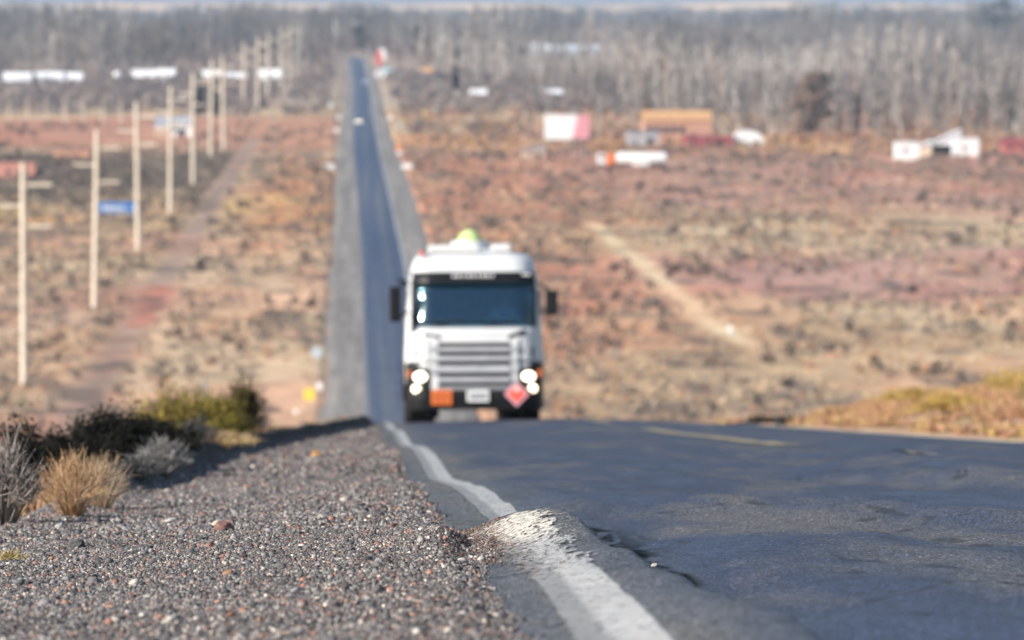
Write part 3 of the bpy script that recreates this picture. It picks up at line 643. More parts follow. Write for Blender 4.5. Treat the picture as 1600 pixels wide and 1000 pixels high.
def wood(name, N, y1, hlo, hhi, seed, label, thr=.0, tonef=None, k=30):
    rng = np.random.default_rng(seed); N = int(N*1.38)
    px = rng.uniform(-410, 2010, N); y0 = frontY(px); Y = y0+(y1-y0)*rng.random(N)**.9
    rows = rng.random(N) < .6; Y = np.where(rows, np.round(Y/55)*55+rng.normal(0, 2, N)+px*.02, Y)
    x = (px-562)/FPX*Y; u_ = x-cs(np.minimum(Y, 3200))-3.8; keep = (np.abs(u_) > 13) | (Y > 3150)
    keep &= fbm(x/55, Y/190, seed) > thr+.07*(px > 560)*(px < 1050); keep &= Y > y0
    x = x[keep]; Y = Y[keep]; n = len(x); h = rng.uniform(hlo, hhi, n)*(.8+.4*fbm(x/60, Y/120, seed+1)); h = h*(.55+.9*vnoise(x/38, Y/170, seed+9)); patch = (.55+.75*sstep(.35, .65, fbm(x/45, Y/220, seed+7)))*(1.0-.45*sstep(2300, 3500, Y))
    Q, C = poplar_arrays(n, x, Y, P(Y)-.2, h, rng, k, (tonef(n, rng) if tonef else np.array([(.33, .30, .275), (.37, .34, .31), (.28, .25, .23), (.40, .365, .325), (.33, .265, .225)])[rng.integers(0, 5, n)])*patch[:, None])
    V, F, C = quads_to(Q, C); return tag(mesh_np(name, V, F, M_VEG, C), kind='stuff', label=label, cat='wood')
wood('bare_poplar_wood', 7500, 4600, 14, 23, 201, 'mass of bare grey poplars filling the valley beyond the plain', .42)
wood('brown_twig_wood', 3000, 3600, 6, 12, 202, 'lower brownish leafless trees at the foot of the poplars', .40, lambda n, r: np.array([(.20, .16, .145), (.17, .15, .15), (.30, .2, .16)])[r.integers(0, 3, n)])
def far_wood():
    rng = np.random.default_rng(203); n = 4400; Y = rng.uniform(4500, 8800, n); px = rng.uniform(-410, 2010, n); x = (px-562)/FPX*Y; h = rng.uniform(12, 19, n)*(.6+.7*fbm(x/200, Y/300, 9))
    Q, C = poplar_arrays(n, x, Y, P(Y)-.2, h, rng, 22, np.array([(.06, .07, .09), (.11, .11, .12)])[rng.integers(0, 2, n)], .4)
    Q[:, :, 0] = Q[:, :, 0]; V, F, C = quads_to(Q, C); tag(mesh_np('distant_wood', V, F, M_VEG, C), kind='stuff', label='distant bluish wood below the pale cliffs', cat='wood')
far_wood()

def crown_tree(name, label, px, py, hpx, wpx, cols, cat='tree', shape='cone', nl=1400, group=None, trunk_col=M_BARK, ls=.06):
    p = gp(px, py); s_ = sy(p.y); h = hpx/s_; wd = wpx/s_; rng = np.random.default_rng(abs(hash((px, py))) % 9999 if False else int(px*7+py))
    t = thing(name, label, cat, p, 0, group)
    m = MB(); m.tube((0, 0, -.3), (0, 0, h*.55), h*.025, h*.014, 8); m.tube((0, 0, h*.5), (0, 0, h*.92), h*.014, h*.004, 6)
    for i in range(7):
        a_ = rng.uniform(0, 6.28); z0 = h*rng.uniform(.25, .6); m.tube((0, 0, z0), (math.cos(a_)*wd*.3, math.sin(a_)*wd*.3, z0+h*.18), h*.008, h*.002, 5)
    m.build('trunk', trunk_col, t)
    cl = rng.integers(14, 22); cz = rng.uniform(.2, .95, cl)
    wid = {'cone': 1.05-cz, 'round': np.sqrt(np.clip(1-((cz-.6)/.45)**2, .05, 1)), 'column': np.clip(1.25-cz, .3, .8)}[shape]
    th = rng.uniform(0, 6.28, cl); cr = rng.uniform(.2, .8, cl)*wid*wd*.5
    cc = np.stack([np.cos(th)*cr, np.sin(th)*cr, cz*h], -1); i = rng.integers(0, cl, nl)
    off = rng.normal(0, 1, (nl, 3))*np.stack([wid[i]*wd*.17, wid[i]*wd*.17, np.full(nl, h*.055)], -1)
    tone = rng.uniform(.6, 1.4, cl)[i][:, None]
    c = np.array(cols)[rng.integers(0, len(cols), nl)]*tone
    V, F, C = quads_to(leaf_quads(cc[i]+off, rng.uniform(.6, 1.3, nl)*h*ls, rng, .3), c); mesh_np('crown', V, F, M_VEG, C, t)
    return t
EV = [(.035, .04, .035), (.05, .055, .045), (.03, .032, .03)]
crown_tree('dark_conifer', 'dark conifer left of the fifth power pole, behind the grey roofed house', 315, 187, 66, 18, EV, shape='column', group='dark trees')
crown_tree('dark_conifer', 'dark conifer just right of the power pole, beside its taller twin', 336, 186, 50, 18, EV, shape='column', group='dark trees')
crown_tree('brown_conifer', 'large dark conifer with rusty brown top amid bare poplars on the right', 1268, 218, 108, 62, [(.13, .11, .09), (.10, .10, .09), (.24, .14, .10)], shape='round', group='dark trees', nl=2600)
crown_tree('dark_conifer', 'dark green tree at the right photo edge behind the red sheds', 1590, 205, 66, 40, [(.08, .085, .07), (.11, .11, .10)], shape='round', group='dark trees')
crown_tree('round_tree', 'round brown leafless tree left of the pale warehouse roofs', 800, 118, 52, 44, [(.17, .14, .13), (.14, .13, .13)], shape='round')
crown_tree('round_tree', 'rounded brown tree beside the far left end of the road', 510, 118, 40, 38, [(.24, .18, .15), (.2, .17, .16)], shape='round')
crown_tree('dark_conifer', 'blue black conifer right of the road end, above the red and white sign', 652, 92, 62, 22, EV, shape='column', group='dark trees')
crown_tree('dark_conifer', 'dark tree standing straight behind the end of the road', 566, 84, 46, 26, EV, shape='round', group='dark trees')
crown_tree('dark_conifer', 'slim dark tree between the road end and the billboard', 712, 150, 70, 12, EV, shape='column', group='dark trees')
crown_tree('tall_dark_tree', 'big dark tree at the top right corner of the photo', 1562, 78, 84, 62, [(.09, .10, .10), (.07, .08, .09)], shape='round')
crown_tree('dark_bushy_tree', 'dark low tree in the field right of the road verge below the bare trees', 668, 212, 24, 60, [(.08, .075, .075), (.11, .1, .1)], shape='round', cat='bushy tree')
crown_tree('dark_bushy_tree', 'dark low tree in the field behind the left end of the billboard', 745, 212, 26, 46, [(.09, .085, .085), (.12, .1, .1)], shape='round', cat='bushy tree')

def bare_tree(label, px, py, hpx, tone, group, name='bare_poplar', wf=.16, sd=1, k=60):
    p = gp(px, py); h = hpx/sy(p.y); rng = np.random.default_rng(sd)
    t = thing(name, label, 'tree', p, 0, group)
    tw = .034 if name == 'pollard_tree' else .016; m = MB(); m.tube((0, 0, -.3), (.1, 0, h*.5), h*tw, h*tw*.75, 8); m.tube((.1, 0, h*.5), (.0, 0, h), h*tw*.75, h*tw*.15, 6); tr = m.build('trunk', M_CONC if name == 'pollard_tree' else M_BARK, t)
    Q, C = poplar_arrays(1, np.zeros(1), np.zeros(1), np.zeros(1), np.array([h]), rng, k, np.array([tone]), wf)
    V, F, C = quads_to(Q[2:], C[2:]); mesh_np('crown', V, F, M_VEG, C, t); return t
PAL_ = (.52, .50, .45)
bare_tree('tall white trunked poplar left of the road end, beside the power poles', 467, 122, 84, PAL_, 'single pale poplars', sd=1)
bare_tree('tall white trunked poplar nearest the end of the road on its left', 523, 84, 58, PAL_, 'single pale poplars', sd=2)
bare_tree('pale bare poplar right of the blue black conifer near the road end', 688, 112, 78, PAL_, 'single pale poplars', sd=3)
bare_tree('pale bare poplar standing above the long orange roof', 1068, 168, 80, (.40, .37, .34), 'single pale poplars', sd=4)
bare_tree('pale bare poplar right behind the billboard', 938, 212, 72, (.40, .37, .34), 'single pale poplars', sd=5)
bare_tree('pale bare poplar above and left of the white hut', 1338, 214, 78, (.42, .39, .36), 'single pale poplars', sd=6)
bare_tree('pale bare poplar above the white shed group on the right', 1458, 196, 78, (.42, .39, .36), 'single pale poplars', sd=7)
bare_tree('pale bare poplar left of the dark green tree at the right edge', 1560, 196, 92, (.40, .38, .35), 'single pale poplars', sd=8)
bare_tree('pale slim poplar left of the billboard, behind its pale posts', 822, 222, 50, (.50, .42, .33), 'single pale poplars', sd=9)
row0 = None
for i, px in enumerate((14, 43, 72, 102, 130, 160, 189)):
    if row0 is None:
        row0 = bare_tree('', px, 192, 44, (.34, .31, .28), 'row of pale pollard trunks', 'pollard_tree', .35, 30, 26)
        t = row0
    else:
        t = copy_tree(row0); t.location = gp(px, 192); t.rotation_euler = (0, 0, i*1.3)
    t['label'] = ['leftmost', 'second', 'third', 'fourth', 'fifth', 'sixth', 'rightmost'][i]+' of the seven pale pollard trunks in a row, far left'
# front ranks of the right-hand wood, each poplar a tree of its own
rng = np.random.default_rng(300); srcs = []
for i in range(5):
    h = 16.+i*1.5; Q, C = poplar_arrays(1, np.zeros(1), np.zeros(1), np.zeros(1), np.array([h]), rng, 60, np.array([(.29, .27, .25)])*(.75+.1*i))
    V, F, C = quads_to(Q, C); me_o = mesh_np('poplar', V, F, M_VEG, C); srcs.append(me_o)
k = 0
ORD = ['first', 'second', 'third', 'fourth', 'fifth', 'sixth', 'seventh', 'eighth', 'ninth', 'tenth', 'eleventh', 'twelfth', 'thirteenth', 'fourteenth', 'fifteenth', 'sixteenth', 'seventeenth', 'eighteenth']
SEG = [[0, 1060, 'behind the white road tanker', 0], [1060, 1142, 'behind the dark red shed', 0], [1142, 1250, 'between white cabin and brown conifer', 0], [1250, 1398, 'between brown conifer and white hut', 0], [1398, 1535, 'behind the white sheds', 0], [1535, 1700, 'behind the red shed', 0]]
for i in range(64):
    px = 960+i*10.2+rng.uniform(-3, 3); Yp = float(frontY(px))-rng.uniform(5, 40)
    if 1240 < px < 1296 or 1490 < px < 1500: continue
    o = srcs[k % 5] if k < 5 else srcs[k % 5].copy()
    if k >= 5: COL.objects.link(o)
    o.location = ((px-562)/FPX*Yp, Yp, float(P(Yp))-.2); o.rotation_euler = (0, 0, rng.uniform(0, 6)); sc_ = rng.uniform(.75, 1.1); o.scale = (sc_,)*3
    seg = [q_ for q_ in SEG if q_[0] <= px < q_[1]][0]; seg[3] += 1
    tag(o, ORD[seg[3]-1]+' from left of the bare front poplars '+seg[2], 'tree', 'front rank of bare poplars'); k += 1

# ------------------------------------------------------------------ hills
def hills():
    xs = np.linspace(-3800, 5200, 400); prof = np.array([0, .05, .25, .62, .82, 1., .98, .9, 0]); yo = np.array([-500, -380, -200, -120, -90, -60, 200, 900, 1500])
    top = -46.5+4.5*(fbm(xs/420, xs*0, 401)-.5)*2+2*(vnoise(xs/90, xs*0, 402)-.5)
    X = np.repeat(xs[None], len(yo), 0); Y = 10000+yo[:, None]+160*(fbm(X/300, yo[:, None]*0+X*0, 403)-.5)
    Z = -66+(top[None]+66)*prof[:, None]
    m = G('cliff_ground', .95, .1); n = m.noise((.012, .012, .05), 5, .7)
    mm = m.color(m.ramp(n, [(.38, (.15, .15, .16)), (.50, (.72, .50, .30)), (.7, (.80, .60, .40))]))
    tag(sheet('hills', X, Y, Z, mm), kind='structure')
    xs = np.linspace(-9000, 11000, 240); yo = np.linspace(0, 1, 12); X = np.repeat(xs[None], 12, 0); Y = 15500+yo[:, None]*6000+0*X
    Z = -90+(150+50*(fbm(xs/1500, xs*0, 405)-.5))[None]*np.sin(np.minimum(yo*1.25, 1)*math.pi/2)[:, None]
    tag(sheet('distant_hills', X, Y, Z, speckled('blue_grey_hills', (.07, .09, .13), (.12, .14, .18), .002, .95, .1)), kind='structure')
hills()

# ------------------------------------------------------------------ power line
def power_pole():
    H = 24.5; t = thing('power_pole', '', 'power pole', (0, 0, 0), 0, 'concrete power poles left of the road')
    MB().tube((0, 0, -1), (0, 0, H), .44, .30, 14).build('pole', M_CONC, t, smooth=True)
    for sgn, z in ((1, 22.1), (-1, 19.8), (1, 17.5)):
        m = MB(); m.box((sgn*1.65, 0, z), (3.0, .26, .34)); m.tube((0, 0, z-.25), (0, 0, z+.25), .34, .34, 12)
        a_ = m.build('crossarm', M_CONC, t, bevel=.03)
        m = MB(); x = sgn*3.0
        m.tube((x, 0, z-.17), (x, 0, z-1.75), .03, .03, 6)
        for q in range(7): m.lathe([(.03, 0), (.13, .03), (.14, .06), (.03, .12)], (x, 0, z-1.6+q*.19), 'Z', 10)
        m.build('insulator', speckled('brown_glaze', (.10, .06, .05), (.16, .10, .08), 9, .3, .5), a_)
    return t
pole0 = power_pole()
PPX = [(38, 601), (148, 486), (216, 391), (266, 338), (302, 291), (329, 251), (350, 236), (381, 186), (403, 171), (418, 156), (440, 141), (453, 130)]
ords = ['nearest power pole, tallest in the photo, at the left edge', 'second power pole from the left, just left of the blue board', 'third power pole, right against the right end of the blue board', 'fourth power pole, in front of the grey roofed house',
        'fifth power pole, at the right end of the grey roofed house', 'sixth power pole, first right of the dark conifers', 'seventh power pole, next to the sixth at the bend of the dirt track', 'eighth power pole, before the white polytunnels',
        'ninth power pole, left of the orange marker', 'tenth power pole, smaller and close behind the ninth', 'eleventh power pole, far off near the white trunked poplar', 'farthest power pole that can be made out, beside the white trunked poplar']
for i, (px, py) in enumerate(PPX):
    t = pole0 if i == 0 else copy_tree(pole0)
    p = gp(px, py); t.location = p; t.rotation_euler = (0, R((0, 1, -.5, .5, 0, 1, -1, 0, 0, 1, 0, 0)[i]), R(4*math.sin(i*2.1))); t['label'] = ords[i]
p = gp(427, 250); t = thing('wooden_post', 'slim wooden post standing alone between the power poles and the verge', 'post', p)
MB().tube((0, 0, -.4), (.1, 0, 12.), .17, .12, 10).build('post', M_BARK, t); MB().box((.1, -.2, 11.4), (1.8, .14, .16)).build('crossbar', M_BARK, t)

# ------------------------------------------------------------------ signs and markers
def post_sign(name, label, px, py, h, make, cat='sign', rz=0, lean=0, group=None):
    p = gp(px, py); t = thing(name, label, cat, p, (0, lean, rz), group)
    MB().tube((0, .05, -.3), (0, .05, h), .045, .04, 8).build('post', M_METAL, t); make(t, h); return t
def round_plate(r, mt, rim):
    def f(t, h):
        MB().lathe([(r, -.012), (r, .012)], (0, 0, h-r*.2), 'Y', 32).build('plate', mt, t)
        MB().lathe([(r*.72, -.004), (r*.72, .004)], (0, -.018, h-r*.2), 'Y', 32).build('face', rim, t)
    return f
def diamond(a_, mt, mt2=None):
    def f(t, h):
        MB().prism([(-a_, h), (0, h-a_), (a_, h), (0, h+a_)], -.012, .012).build('plate', mt, t)
    return f
def rect(w_, h_, mt):
    def f(t, h): MB().box((0, 0, h-h_/2+.1), (w_, .03, h_)).build('plate', mt, t, bevel=.01)
    return f
M_Y = speckled('sign_yellow', (.72, .50, .06), (.8, .6, .1), 4, .5); M_PB = speckled('pale_blue_face', (.38, .46, .52), (.5, .57, .62), 3, .4)
M_GY = speckled('sign_back_grey', (.35, .38, .42), (.5, .53, .56), 3, .5); M_OR = speckled('orange_paint', (.72, .16, .03), (.8, .22, .05), 3, .5)
M_W = speckled('white_paint', (.72, .72, .70), (.8, .8, .8), 2, .5); M_RED = speckled('red_paint', (.50, .10, .10), (.60, .16, .15), 3, .45); M_BLUE = speckled('board_blue', (.04, .14, .38), (.06, .19, .47), .8, .5)
M_PINK = speckled('faded_pink_print', (.62, .25, .30), (.74, .36, .40), .6, .5); M_LBLUE = speckled('light_blue_paint', (.32, .55, .68), (.4, .62, .75), 3, .4)
post_sign('road_sign', 'yellow square road sign low beside the left verge', 483, 634, 1.75, rect(1.2, 1.3, M_Y))
post_sign('road_sign', 'round pale blue road sign above the yellow one, left verge', 495, 576, 2.0, round_plate(.65, M_GY, M_PB))
post_sign('marker_board', 'small white marker board just right behind the yellow road sign', 499, 618, 1.3, rect(.6, .8, M_W), 'marker')
p = gp(322, 626); t = thing('marker_post', 'grey leaning marker post behind the olive green bush', 'post', p, (0, R(-8), 0))
MB().box((0, 0, .95), (.34, .2, 2.3), taper=.8).build('shaft', speckled('weathered_concrete', (.27, .29, .32), (.4, .42, .45), 3, .8), t, bevel=.03); MB().box((0, 0, 2.12), (.30, .18, .14), taper=.6).build('cap', M_GY, t, bevel=.02)
p = gp(463, 646); t = thing('marker_stone', 'small white painted stone low on the left verge below the yellow sign', 'stone', p); MB().lathe([(.26, -.1), (.3, .15), (.22, .34), (.06, .42)], n=12).build('block', M_W, t, smooth=True)
p = gp(1141, 523); t = thing('marker_post', 'little white post standing alone in the pink field on the right', 'post', p); MB().box((0, 0, .6), (.5, .4, 1.3), taper=.75).build('shaft', M_W, t, bevel=.05); MB().box((0, -.01, .25), (.56, .46, .3)).build('foot', M_GY, t, bevel=.03)
post_sign('hazard_marker', 'orange and white marker beside the right verge above the white headwall', 622, 243, 2.2, rect(1.5, .9, M_OR), 'marker')
m = COL.objects; hm = [o for o in m if o.name.startswith('hazard_marker')][0]; MB().box((.22, -.01, .75), (1.3, .03, .8)).build('lower_plate', M_W, hm)
for px, py, lb in ((514, 264, 'left'), (636, 263, 'right')):
    p = gp(px, py); t = thing('culvert_headwall', 'white painted culvert headwall at the '+lb+' verge of the far road', 'headwall', p, 0, 'culvert headwalls')
    MB().box((0, 0, .45), (2.5, .4, 1.2)).build('wall', M_W, t, bevel=.06); MB().box((0, 0, 1.08), (2.7, .55, .12)).build('coping', M_W, t, bevel=.03)
for px, py, lb in ((526, 211, 'lower white marker at the left verge above the headwall'), (530, 190, 'middle white marker at the left verge, twin of the one below'), (516, 170, 'upper white marker at the left verge, far up the road'), (610, 190, 'white marker at the right verge level with the oncoming car'), (624, 204, 'grey white marker right of its taller neighbour at the right verge')):
    post_sign('verge_marker', lb, px, py, 1.9, rect(1.1, 1.2, M_W if px != 624 else M_GY), 'marker', group='white markers along the verges')
# blue lettered board
p = gp(184, 340); t = thing('blue_board', 'long blue board with white lettering behind the second power pole', 'sign', p, (0, 0, 0))
MB().box((0, 0, 1.95), (7.6, .14, 2.1)).build('panel', M_BLUE, t, bevel=.02)
for x in (-3, 0, 3): MB().tube((x, .15, -.3), (x, .15, 2.9), .08, .08, 8).build('post', M_METAL, t)
m = MB()
for x0, wd, hh in ((-2.9, .5, .8), (-2.25, .42, .6), (-1.7, .5, .8), (-1.05, .45, .6), (-.45, .5, .62), (.2, .5, .62), (.85, .4, .6), (3.0, .5, .8)): m.prism([(x0, 1.45), (x0+.14, 1.45), (x0+.2, 1.45+hh*.6), (x0+wd-.12, 1.45), (x0+wd, 1.45), (x0+wd-.04, 1.45+hh), (x0+.05, 1.45+hh)], -.10, -.074)
m.box((.1, -.087, 1.46), (6.9, .025, .07)); m.build('lettering', M_W, t)
# billboard
p = gp(886, 250); t = thing('billboard', 'large white billboard with a pink right end, on steel posts', 'billboard', p, (0, 0, R(3)))
H0, H1 = 5.0, 11.2; M_BW = speckled('billboard_white', (.78, .78, .78), (.8, .8, .8), .3, .5)
MB().prism([(-5.6, H0), (1.3, H0), (2.6, H1), (-5.6, H1)], -.1, .1).build('white_panel', M_BW, t); MB().prism([(1.3, H0+.3), (5.6, H0+.3), (5.6, H1-.2), (2.6, H1-.2)], -.09, .09).build('pink_panel', M_PINK, t)
for x in (-4, -1.3, 1.3, 4): MB().box((x, .3, H0/2+2.5), (.3, .3, H0+6)).build('post', M_METAL, t)
m = MB(); m.box((0, .2, 6.2), (11, .12, .2)); m.box((0, .2, 9.6), (11, .12, .2)); m.build('frame', M_METAL, t)
# red and white roadside sign tower, pale van
p = gp(594, 122); t = thing('sign_tower', 'tall red and white roadside sign tower right of the road end', 'sign', p); t.scale = (.75, .75, .8)
MB().box((0, 0, 7), (1.0, .8, 15)).build('mast', M_GY, t); MB().prism([(-3.4, 9), (-.3, 6.5), (1.8, 9), (.6, 15), (-2, 15.4)], -.9, -.45).build('red_panel', M_RED, t); MB().prism([(-.8, 13.6), (1.9, 9.6), (3.6, 10.5), (3.2, 15.6), (0, 17)], -.85, -.5).build('white_panel', M_W, t)
MB().box((0, -.1, 2.2), (6, .6, 3.2)).build('base_panel', M_W, t, bevel=.1)

# ------------------------------------------------------------------ buildings
M_GLS = mat('dark_window_glass', (.03, .035, .045), .15, 0, .6)
def shed(name, label, px0, px1, py, hpx, roofm, wallm, group=None, roof='gable', cat='shed', door=True, depth=None, ridge=.45, yaw=0, wins=2):
    p = gp((px0+px1)/2, py); s_ = sy(p.y); W = (px1-px0)/s_; H = hpx/s_; D = depth or max(5, W*.45)
    p = Vector((p.x, p.y, p.z)); t = thing(name, label, cat, p, (0, 0, yaw), group); hw = H*(1-ridge)
    MB().box((0, D/2, hw/2-.2), (W, D, hw+.4)).build('wall', wallm, t, bevel=.04)
    m = MB()
    if roof == 'gable': m.prismx([(-.4, hw), (D/2, H), (D+.4, hw), (D+.4, hw+.12), (D/2, H+.14), (-.4, hw+.12)], -W/2-.3, W/2+.3); m.prismx([(0, hw), (D/2, H-.05), (D, hw)], -W/2+.02, W/2-.02)
    elif roof == 'end': m.prism([(-W/2-.3, hw), (0, H), (W/2+.3, hw), (W/2+.3, hw+.14), (0, H+.16), (-W/2-.3, hw+.14)], -.4, D+.4); m.prism([(-W/2, hw), (W/2, hw), (0, H-.05)], .02, D-.02)
    elif roof == 'arch':
        pts = [(W/2*math.cos(a_), hw*.6+(H-hw*.6)*math.sin(a_)) for a_ in np.linspace(0, math.pi, 15)]; m.prism(pts, -.05, D+.05)
    elif roof == 'flat': m.box((0, D/2, H-.1), (W+.4, D+.4, .25)); m.box((0, D/2, (hw+H)/2-.1), (W-.02, D-.02, H-hw))
    elif roof == 'mono': m.prism([(-W/2-.2, hw), (W/2+.2, H), (W/2+.2, H+.15), (-W/2-.2, hw+.15)], -.4, D+.4); m.prism([(-W/2, hw-.1), (W/2, hw-.1), (W/2, H-.02), (-W/2, hw-.02)], .02, D-.02)
    m.build('roof', roofm, t)
    if door: MB().box((W*.22, -.03, min(2.2, hw*.8)/2), (min(2.2, W*.2), .1, min(2.2, hw*.8))).build('door', M_GLS, t, bevel=.02)
    for i in range(wins):
        x = -W/2+(i+.7)*W*.6/max(wins, 1); f = MB().box((x, -.04, hw*.58), (min(1.6, W*.12), .1, hw*.3)).build('window', M_GLS, t)
        MB().box((x, -.07, hw*.42), (min(1.8, W*.14), .14, .08)).build('sill', M_GY, f)
    return t
M_TAN = speckled('tan_wall', (.42, .30, .22), (.52, .38, .28), .8, .8); M_BRK = speckled('pale_brick', (.48, .20, .15), (.58, .28, .22), .7, .85); M_ORF = speckled('orange_roof', (.50, .27, .12), (.62, .36, .18), .5, .8)
M_GRR = speckled('grey_roof', (.26, .28, .31), (.36, .38, .42), .4, .6); M_DRED = speckled('dark_red_wall', (.24, .05, .06), (.34, .09, .09), .5, .8); M_DKW = speckled('grey_wall', (.3, .3, .32), (.42, .42, .43), .5, .7)  # M_DKW is a plain grey wall colour
g_ = 'white polytunnels in the valley'
shed('polytunnel', 'leftmost white polytunnel in the valley, at the left photo edge', 5, 48, 131, 17, M_WROOF, M_DKW, g_, 'gable', 'polytunnel', depth=9, ridge=.75)
shed('polytunnel', 'second white polytunnel from the left, left half of the touching pair', 55, 97, 131, 18, M_WROOF, M_DKW, g_, 'gable', 'polytunnel', depth=9, ridge=.75)
shed('polytunnel', 'third white polytunnel, right half of the touching pair, sloping lower', 99, 128, 131, 17, M_WROOF, M_DKW, g_, 'gable', 'polytunnel', depth=8, ridge=.7)
shed('long_shed', 'white roofed shed with a tan wall, above the third power pole', 206, 241, 127, 17, M_WROOF, M_TAN, g_, 'gable', 'shed', ridge=.6)
shed('long_shed', 'white roofed shed right of the tan walled one, above the fourth power pole', 243, 273, 126, 18, M_WROOF, M_WROOF, g_, 'gable', 'shed', ridge=.6)
shed('long_shed', 'white roofed shed between the sixth and seventh power poles', 317, 350, 126, 16, M_WROOF, M_DKW, g_, 'gable', 'shed', ridge=.6)
shed('long_shed', 'low pale shed partly behind the seventh and eighth power poles', 354, 384, 129, 15, M_WROOF, M_TAN, g_, 'gable', 'shed', ridge=.5)
shed('long_shed', 'white roofed shed farthest right of the valley sheds, near the white trunked poplar', 406, 441, 130, 21, M_WROOF, M_WROOF, g_, 'gable', 'shed', ridge=.6)
p = gp(184, 130); t = thing('water_tank', 'small round white water tank between the polytunnels and the white sheds', 'tank', p); MB().lathe([(.3, 2.2), (1.5, 2.6), (1.9, 3.6), (1.5, 4.6), (.3, 5)], n=20).build('vessel', M_WROOF, t, smooth=True)
for a_ in range(4): MB().tube((math.cos(a_*1.57)*1.1, math.sin(a_*1.57)*1.1, -.2), (math.cos(a_*1.57)*.9, math.sin(a_*1.57)*.9, 2.8), .08).build('leg', M_METAL, t)
shed('farm_house', 'house with grey roof and white right half between the third and fifth power poles', 242, 300, 213, 30, M_GRR, M_W, None, 'gable', 'house', ridge=.42, wins=3)
hs = [o for o in COL.objects if o.name == 'farm_house'][0]; MB().box((-3.4, -.3, 1.05), (3.6, .4, 2.5)).build('porch_wall', M_TAN, hs, bevel=.03)
shed('brick_house', 'pinkish brick house with dark opening behind the nearest power pole', -18, 55, 280, 25, M_BRK, M_BRK, None, 'flat', 'house', ridge=.2, wins=1)
bh = [o for o in COL.objects if o.name == 'brick_house'][0]; MB().box((6.2, .8, 1.0), (1.4, 3, 2.3)).build('dark_shelter', M_BLACK, bh, bevel=.03)
shed('brick_wall', 'low orange brick building left of the second power pole', 84, 140, 249, 13, M_BRK, speckled('orange_brick', (.52, .26, .15), (.6, .34, .2), .7, .85), None, 'flat', 'building', ridge=.2, door=False)
shed('orange_house', 'long house with light orange roof above the dark red shed', 1006, 1112, 222, 48, M_ORF, speckled('rusty_wall', (.40, .22, .16), (.48, .28, .2), .3, .85), None, 'gable', 'house', ridge=.3, wins=5, depth=14)
shed('red_shed', 'dark red low shed in front of the orange roofed house', 1066, 1146, 229, 16, M_DRED, M_DRED, 'dark red sheds', 'flat', 'shed', ridge=.25)
shed('red_shed', 'red shed right of the white trailer, at the right photo edge', 1566, 1625, 240, 22, M_DRED, speckled('red_wall', (.42, .12, .10), (.5, .18, .15), .5, .8), 'dark red sheds', 'gable', 'shed', ridge=.35)
shed('white_cabin', 'white arched cabin right of the dark red shed', 1143, 1195, 228, 24, M_WROOF, M_W, None, 'arch', 'cabin', ridge=.6, wins=1)
shed('white_hut', 'boxy white hut leftmost of the white group on the right', 1399, 1436, 250, 28, M_WROOF, M_W, 'white sheds on the right', 'flat', 'hut', ridge=.1, door=False, wins=1)
shed('lean_to', 'narrow lean-to with a cream base between the white hut and the slanted shed', 1437, 1456, 246, 26, M_WROOF, speckled('cream_wall', (.6, .45, .32), (.7, .55, .42), .8, .8), 'white sheds on the right', 'mono', 'hut', ridge=.35, door=False, wins=0)
shed('slanted_shed', 'white shed with roof climbing to a peak and dark openings below', 1452, 1502, 241, 38, M_WROOF, M_BLACK, 'white sheds on the right', 'mono', 'shed', ridge=.62, wins=0)
shed('white_trailer', 'long white box trailer rightmost of the white group', 1490, 1530, 244, 28, M_WROOF, M_W, 'white sheds on the right', 'flat', 'trailer', ridge=.2, door=False, wins=1)
shed('warehouse', 'wide pale blue roofed warehouse far off in the wood', 822, 940, 92, 22, speckled('pale_blue_roof', (.42, .47, .52), (.52, .57, .62), .3, .6), M_DKW, 'far warehouses', 'gable', 'warehouse', ridge=.5, depth=20)
shed('warehouse', 'small white roofed warehouse at the left end of the wide pale one', 826, 858, 93, 24, M_WROOF, M_W, 'far warehouses', 'gable', 'warehouse', ridge=.5, depth=10)
shed('field_shed', 'small white shed in the wood left of the billboard top', 735, 760, 152, 12, M_WROOF, M_TAN, 'small white sheds in the wood', 'gable', 'shed', ridge=.6)
shed('field_shed', 'small pale shed in the wood above the billboard', 846, 880, 152, 12, M_WROOF, M_TAN, 'small white sheds in the wood', 'gable', 'shed', ridge=.6)
shed('field_shed', 'small pinkish shed in the wood right of the billboard', 960, 986, 147, 11, M_TAN, M_W, 'small white sheds in the wood', 'gable', 'shed', ridge=.6)
shed('field_shed', 'tiny white shed deep in the wood below the pale warehouse', 828, 848, 112, 11, M_WROOF, M_W, 'small white sheds in the wood', 'gable', 'shed', ridge=.6)
shed('field_shed', 'tiny orange shed in the brown trees right of the road end', 658, 676, 118, 12, M_ORF, M_TAN, 'small white sheds in the wood', 'gable', 'shed', ridge=.6)
shed('garage', 'grey open garage behind the white road tanker', 980, 1030, 228, 22, M_GRR, M_DKW, None, 'flat', 'garage', ridge=.2, wins=0)
shed('ruined_wall', 'pale grey ruined hut left of the billboard foot', 815, 852, 250, 24, M_DKW, M_TAN, None, 'mono', 'hut', ridge=.4, wins=1)

